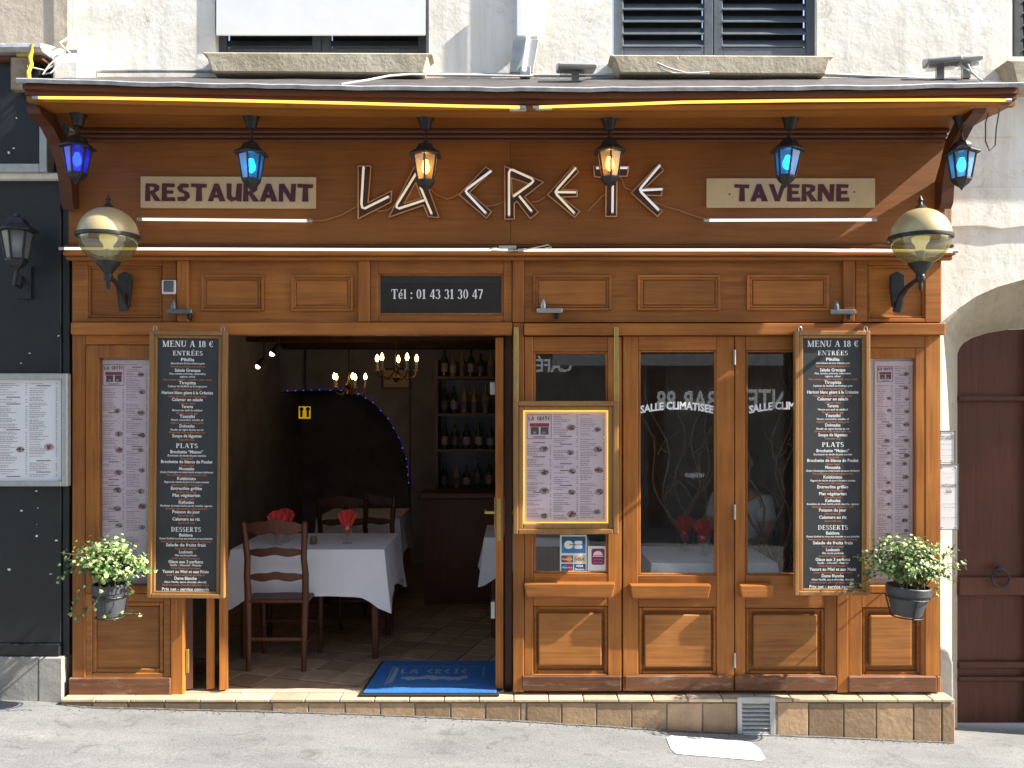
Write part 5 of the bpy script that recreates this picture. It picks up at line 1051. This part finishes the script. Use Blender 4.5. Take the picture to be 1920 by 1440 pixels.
def table(label,x0,x1,y0,y1,z,cl,drop=.30,seed=1):
    t=thing('dining_table','dark wooden dining table under '+label,'table',((x0+x1)/2,(y0+y1)/2,0),'dining tables')
    one('tabletop',t,M['chairwood'],lambda m:m.box(x0+.01,x1-.01,y0+.01,y1-.01,z-.035,z-.006),bevel=.004)
    for a in (x0+.07,x1-.07):
        for b in (y0+.07,y1-.07): one('leg',t,M['chairwood'],lambda m:m.tube([(a,b,0),(a,b,z-.036)],[.022,.03],8))
    # the cloth hangs in folds with pointed corners
    r=random.Random(seed); per=[]; N=22
    for (ax,ay),(bx,by),nn in (((x0,y0),(x1,y0),(0,-1)),((x1,y0),(x1,y1),(1,0)),((x1,y1),(x0,y1),(0,1)),((x0,y1),(x0,y0),(-1,0))):
        for i in range(N):
            s=i/N; nx,ny=nn; c=min(s,1-s)*math.hypot(bx-ax,by-ay)
            dg=math.exp(-(c/.06)**2)
            if s<.5: pv={(0,-1):(-1,0),(1,0):(0,-1),(0,1):(1,0),(-1,0):(0,1)}[nn]
            else: pv={(0,-1):(1,0),(1,0):(0,1),(0,1):(-1,0),(-1,0):(0,-1)}[nn]
            per.append((ax+(bx-ax)*s,ay+(by-ay)*s,nx+pv[0]*dg,ny+pv[1]*dg,drop+.11*math.exp(-(c/.09)**2),r.uniform(0,1)*0+math.sin(s*9+seed)*.5+math.sin(s*23+seed*2)*.3))
    m=MB(); n=len(per); K=7
    for k in range(K+1):
        f=k/K
        for (x,y,nx,ny,dp,wv) in per:
            o=.004+(.035+.022*wv)*f**1.2 if k else .0
            m.v.append((x+nx*o,y+ny*o,z+.002-dp*f-(0 if k else 0)))
    for k in range(K):
        for i in range(n): m.face((k*n+i,(k+1)*n+i,(k+1)*n+(i+1)%n,k*n+(i+1)%n))
    m.face(tuple(range(n)))
    o=m.build('tablecloth',M['cloth'],smooth=True); tag(o,cl,'tablecloth')
    return t
def napglass(label,x,y,z):
    t=thing('napkin_glass',label,'glass',(x,y,z),'napkin glasses'); 
    one('glass',t,M['crystal'],lambda m:m.lathe([(.034,0),(.03,.003),(.005,.008),(.005,.05),(.012,.058),(.032,.08),(.038,.11),(.036,.135)],(x,y,z),16,cap=False),smooth=True)
    def nap(m):
        for k in range(7):
            a=(k-3)*.30; b=(k%2)*.006-.003
            tip=(x+.062*math.sin(a),y+b,z+.115+.12*math.cos(a*.8)); 
            m.add([(x-.008,y+b,z+.065),(x+.008,y+b,z+.065),(x+.075*math.sin(a+.17),y+b+.012,z+.115+.12*math.cos(a*.8+.1)),tip,(x+.075*math.sin(a-.17),y+b-.012,z+.115+.12*math.cos(a*.8-.1))],[(0,1,2,3,4)])
    one('napkin',t,M['napkin'],nap)
table('the white cloth in the doorway',-1.86,-.845,.64,1.36,.735,'white tablecloth on the table in the open doorway',.30,1)
table('the cloth half hidden by the open door',-.20,.55,1.15,1.8,.735,'white tablecloth half hidden behind the open door leaf',.24,2)
table('the cloth behind the window leaves',.84,1.60,.14,.78,.735,'white tablecloth on the table close behind the window leaves',.28,3)
table('the cloth at the back of the room',-1.65,-.95,2.2,2.9,.735,'white tablecloth on the table at the back of the room',.28,4)
chair('dark ladder-back chair with its back to the street in the doorway',(-1.50,.63,0),0)
chair('dark ladder-back chair across the doorway table, facing the street',(-1.12,1.62,0),PI+.1)
chair('dark chair standing at the left end of the window table',(.66,.42,0),-PI/2)
chair('dark chair in the gloom at the back table',(-1.35,2.02,0),0)
for lab,x,y in (('stemmed glass with folded red napkin behind the top rail of the doorway chair',X(519,.82),.82),('stemmed glass with folded red napkin beside the first one on the doorway table',X(535,.95),.95),('stemmed glass with folded red napkin on the right half of the doorway table',X(651,.88),.88),('stemmed glass with folded red napkin on the window table, nearer the glass',X(1318,.42),.42),('stemmed glass with folded red napkin on the window table, farther from the glass',X(1284,.6),.6)): napglass(lab,x,y,.738)
t=thing('mustard_jar','small mustard jar with a spoon on the doorway tablecloth','jar',(X(588,.86),.86,.738))
one('jar',t,M['bottle2'],lambda m:m.lathe([(.022,0),(.026,.005),(.026,.04),(.021,.05)],(X(588,.86),.86,.738),14),smooth=True); one('spoon',t,M['steel'],lambda m:m.tube([(X(588,.86),.86,.76),(X(593,.86),.86,.82)],.0025,6))
o=one('wooden_bench',None,M['chairwood'],lambda m:(m.box(X(1004,.3),X(1150,.3),.30,.335,.35,Z(1026,.3)),m.box(X(1004,.3),X(1150,.3),.336,.72,.40,.44),m.box(X(1006,.3),X(1014,.3),.3,.7,0,.349),m.box(X(1140,.3),X(1149,.3),.3,.7,0,.349)),bevel=.006); tag(o,'brown wooden bench back behind the window below the menu case','bench')
def chand(label,px,py,d,R,nb_,rot):
    x=X(px,d); z=Z(py,d); t=thing('chandelier',label,'chandelier',(x,d,IH-.13)); B=M['brassdk']
    one('rod',t,B,lambda m:m.tube([(x,d,z),(x,d,IH-.001)],.006,7)); one('body',t,B,lambda m:m.lathe([(.004,-.10),(.02,-.085),(.035,-.06),(.02,-.035),(.012,-.02),(.025,0),(.03,.02),(.012,.04),(.008,.07)],(x,d,z),16),smooth=True)
    for k in range(nb_):
        a=rot+2*PI*k/nb_; c,s=math.cos(a),math.sin(a)
        one('arm',t,B,lambda m:m.tube([(x+c*.02,d+s*.02,z-.02),(x+c*R*.5,d+s*R*.5,z-.075),(x+c*R*.9,d+s*R*.9,z-.05),(x+c*R,d+s*R,z)],.006,7),smooth=True)
        one('candle',t,M['wax'],lambda m:m.lathe([(.022,-.004),(.022,.004),(.011,.005),(.011,.07)],(x+c*R,d+s*R,z),10),smooth=True)
        one('bulb',t,M['candle'],lambda m:m.lathe([(.007,.0),(.015,.018),(.013,.035),(.002,.058)],(x+c*R,d+s*R,z+.07),10),smooth=True)
chand('brass chandelier with candle bulbs, the larger and nearer of the two',743,694,1.75,.165,5,.35); chand('brass chandelier with candle bulbs hanging deeper in the room',654,726,2.8,.15,5,.1)
t=thing('toilet_sign','glowing yellow toilet sign with two black figures in the arch','sign',(X(571,4.1),4.1,Z(785,4.1)))
one('case',t,M['iron'],lambda m:m.pbox(558,584,760,787,4.12,4.16)); one('face',t,M['wc'],lambda m:m.pbox(560,582,762,785,4.11,4.119))
for a in (565,577): one('figure',t,M['black'],lambda m:(m.ball((X(a,4.1),4.107,Z(767,4.1)),.022,8,6),m.pbox(a-2.2,a+2.2,769.5,782,4.104,4.109)))
one('hanger',t,M['iron'],lambda m:m.tube([(X(571,4.1),4.14,Z(760,4.1)),(X(571,4.1),4.14,IH-.001)],.008,6))
for a,b,dd_,lab in ((748,627,.6,'nearest the open door'),(820,640,1.2,'in the middle'),(880,627,.55,'above the bar side')):
    o=one('downlight',None,[M['downlight'],M['steel']],lambda m:(m.lathe([(.03,-.004),(.028,-.0015)],(X(a,dd_),dd_,IH),14),setattr(m,'mi',1),m.lathe([(.031,-.005),(.045,-.004),(.045,-.0005)],(X(a,dd_),dd_,IH),14,cap=False))); tag(o,'small round ceiling downlight '+lab,'downlight')
for a,b,dd_,lab in ((515,658,1.3,'larger'),(488,682,1.7,'smaller')):
    x,z=X(a,dd_),Z(b,dd_); t=thing('spotlight','small ceiling spotlight above the doorway table, the '+lab+' one','spotlight',(x,dd_,IH-.02))
    one('head',t,M['iron'],lambda m:m.tube([(x+.03,dd_,z+.04),(x-.01,dd_-.02,z-.02)],[.02,.032],10),smooth=True); one('lens',t,M['downlight'],lambda m:m.ball((x-.012,dd_-.022,z-.022),.020,8,6)); one('stem',t,M['iron'],lambda m:m.tube([(x+.03,dd_,z+.03),(x+.03,dd_,IH-.001)],.006,6))
# bar shelves with bottles
bx0,bx1=X(815,2.6),X(935,2.6)
t=thing('bar_shelf','dark bar shelves carrying bottles at the right of the room','shelves',((bx0+bx1)/2,2.75,0))
one('side_panel',t,M['chairwood'],lambda m:m.box(bx0,bx0+.03,2.6,2.9,0,2.1)); one('side_panel',t,M['chairwood'],lambda m:m.box(bx1-.03,bx1,2.6,2.9,0,2.1)); one('back_panel',t,M['wall_dark'],lambda m:m.box(bx0+.03,bx1-.03,2.9,2.92,0,2.1))
shz=[.95,1.30,1.62,1.95]
for z in shz: one('shelf',t,M['chairwood'],lambda m:m.box(bx0+.0301,bx1-.0301,2.6,2.899,z-.025,z))
one('counter',t,M['chairwood'],lambda m:m.box(bx0-.1,bx1,2.2,2.55,.9,.95),bevel=.008); one('counter_front',t,M['darkdoor'],lambda m:m.box(bx0-.06,bx1,2.25,2.28,0,.899))
rb=random.Random(8); n_=0
for si,z in enumerate(shz):
    x=bx0+.08
    while x<bx1-.06:
        h=rb.uniform(.2,.27); r_=rb.uniform(.028,.036); wh=['lowest','second','third','top'][si]
        bt=thing('bottle',f'bottle standing on the {wh} bar shelf','bottle',(x,2.7,z),f'bottles on the {wh} bar shelf')
        one('body',bt,M[rb.choice(['bottle','bottle','bottle2'])],lambda m:m.lathe([(r_,0),(r_,h*.6),(r_*.4,h*.75),(r_*.36,h)],(x,2.7,z),10),smooth=True); one('label',bt,M[rb.choice(['ink','boxbrown','inkprint'])],lambda m:m.lathe([(r_*1.02,h*.15),(r_*1.02,h*.45)],(x,2.7,z),10,cap=False))
        x+=r_*2+rb.uniform(.015,.05)
# framed pictures on the walls
for a,b,c,e,lab in ((715,770,690,730,'beside the arch over the bar end'),(865,905,760,830,'above the bar')):
    o=thing('picture','small dark framed picture on the back wall '+lab,'picture',(X((a+b)/2,4.15),4.15,Z(e,4.15))); one('frame',o,M['chairwood'],lambda m:m.ring((a,b,c,e),(a+4,b-4,c+4,e-4),4.16,4.199)); one('print',o,M['cream'],lambda m:m.pbox(a+4,b-4,c+4,e-4,4.18,4.19))
# diner seated behind the window
def skinned(name,verts,edges,radii,mat,parent=None,root=0,sub=2):
    me=bpy.data.meshes.new(name); me.from_pydata(verts,edges,[]); me.materials.append(mat); o=bpy.data.objects.new(name,me); C.objects.link(o)
    sk=o.modifiers.new('skin','SKIN'); sk.use_smooth_shade=True
    for i,r_ in enumerate(radii): me.skin_vertices[0].data[i].radius=(r_[0],r_[1]) if isinstance(r_,tuple) else (r_,r_)
    me.skin_vertices[0].data[root].use_root=True
    s=o.modifiers.new('sub','SUBSURF'); s.levels=sub; s.render_levels=sub
    if parent: o.parent=parent
    return o
pr=thing('person','seated diner in a white T-shirt behind the window beside the menu board','person',(0,0,0))
V=[(0,0,.52),(0,-.01,.72),(0,-.02,.95),(0,0,1.08),(0,.0,1.14),(0,.02,1.2), (.1,.05,.5),(.12,.45,.52),(.12,.44,.1),(.12,.54,.05),(-.1,.05,.5),(-.12,.45,.52),(-.12,.44,.1),(-.12,.54,.05), (.17,0,1.05),(.22,.08,.82),(.14,.3,.78),(-.17,0,1.05),(-.22,.08,.82),(-.14,.3,.78)]
E=[(0,1),(1,2),(2,3),(3,4),(4,5),(0,6),(6,7),(7,8),(8,9),(0,10),(10,11),(11,12),(12,13),(3,14),(14,15),(15,16),(3,17),(17,18),(18,19)]
R=[(.15,.11),(.145,.105),(.16,.11),(.11,.08),.05,.05,.085,.06,.045,.035,.085,.06,.045,.035,.062,.042,.03,.062,.042,.03]
skinned('body',V,E,R,M['skin'],pr)
skinned('t_shirt',[(0,0,.56),(0,-.01,.72),(0,-.02,.95),(0,0,1.07),(.17,0,1.05),(.208,.055,.90),(-.17,0,1.05),(-.208,.055,.90)],[(0,1),(1,2),(2,3),(3,4),(4,5),(3,6),(6,7)],[(.17,.13),(.165,.125),(.178,.128),(.12,.09),.077,.066,.077,.066],M['tee'],pr)
skinned('trousers',[(0,0,.52),(.1,.05,.5),(.12,.45,.52),(.12,.44,.12),(-.1,.05,.5),(-.12,.45,.52),(-.12,.44,.12)],[(0,1),(1,2),(2,3),(0,4),(4,5),(5,6)],[(.165,.12),.098,.075,.06,.098,.075,.06],M['trouser'],pr)
one('head',pr,M['skin'],lambda m:(m.lathe([(.02,-.115),(.05,-.105),(.066,-.06),(.074,0),(.076,.04),(.06,.085),(.02,.11)],(0,.03,1.33),16),m.ball((0,.108,1.315),.014,8,6,1.6),m.ball((.078,.025,1.32),.02,8,6,1.4),m.ball((-.078,.025,1.32),.02,8,6,1.4)),smooth=True)
one('hair',pr,M['hair'],lambda m:m.lathe([(.075,-.06),(.083,0),(.084,.05),(.066,.1),(.02,.125)],(0,.012,1.335),16),smooth=True)
for s in (-1,1):
    one('eye',pr,M['hair'],lambda m:m.ball((s*.028,.1,1.335),.008,8,6))
    for f in range(5): one('finger',pr,M['skin'],lambda m:m.tube([(s*(.14-.015*(f-2)),.31,.78),(s*(.13-.016*(f-2)),.36 if f else .33,.785),(s*(.125-.016*(f-2)),.385 if f else .345,.765)],[.010,.009,.007],7),smooth=True)
at(pr,(1.64,1.10,-.04),2.5)
sx,sy=1.64,1.10
t=chair('dark chair carrying the seated diner behind the window',(sx,sy,0),2.5)

# twisted branches standing behind the window leaves
for px_,d_,lab,sd in ((1285,.95,'behind the window leaf with the napkin glasses',3),(1452,.55,'beside the menu board behind the last window leaf',5)):
    rz_=random.Random(sd); x_=X(px_,d_); t=thing('twisted_branches','bare twisted branches '+lab,'branches',(x_,d_,0))
    one('vase',t,M['pot'],lambda m:m.lathe([(.07,0),(.10,.02),(.13,.25),(.10,.45),(.06,.55),(.075,.6)],(x_,d_,0),16),smooth=True)
    for k in range(7):
        p=Vector((x_,d_,.5)); v=Vector((rz_.uniform(-.35,.35),rz_.uniform(-.1,.15),1)); pts=[p.copy()]; ph=rz_.uniform(0,6)
        for i in range(14):
            p=p+Vector((v.x*.1+.045*math.sin(ph+i*.9),v.y*.08+.02*math.cos(ph+i*1.2),.105)); pts.append(p.copy())
        one('branch',t,M['branch'],lambda m:m.tube(pts,[.010*(1-.05*i) for i in range(15)],6),smooth=True)
        for i in (5,8,11):
            q=pts[i]; sgn=rz_.choice((-1,1)); tw=[q+Vector((sgn*.04*j+.02*math.sin(j*1.7+ph),.01*j,.045*j)) for j in range(5)]
            one('twig',t,M['branch'],lambda m:m.tube(tw,[.005,.0045,.004,.003,.002],5),smooth=True)

# dirt and crumbled mortar along the foot of the step
rg=random.Random(12); m=MB(); x0=X(125,-.08); x1=X(1789,-.08); n=220
for i in range(n+1):
    x=x0+(x1-x0)*i/n; wd=.006+.022*abs(math.sin(i*.37)*math.sin(i*.11+1))*rg.random()+.004*rg.random()
    m.v+=[(x,-.079,gz(x)+.006),(x,-.082-wd,gz(x)+.003)]
for i in range(n): m.face((2*i,2*i+1,2*i+3,2*i+2))
for k in range(260):
    x=rg.uniform(x0,x1); y=-.085-abs(rg.gauss(0,.03)); r_=rg.uniform(.0015,.005); z=gz(x)+.004
    m.add([(x-r_,y-r_*.7,z-.002),(x+r_,y-r_*.5,z-.002),(x+r_*.4,y+r_,z-.002),(x,y,z+r_)],[(0,1,3),(1,2,3),(2,0,3)])
tag(m.build('grit',M['grit']),'dark grit and crumbs gathered along the foot of the tiled step','grit',kind='stuff')
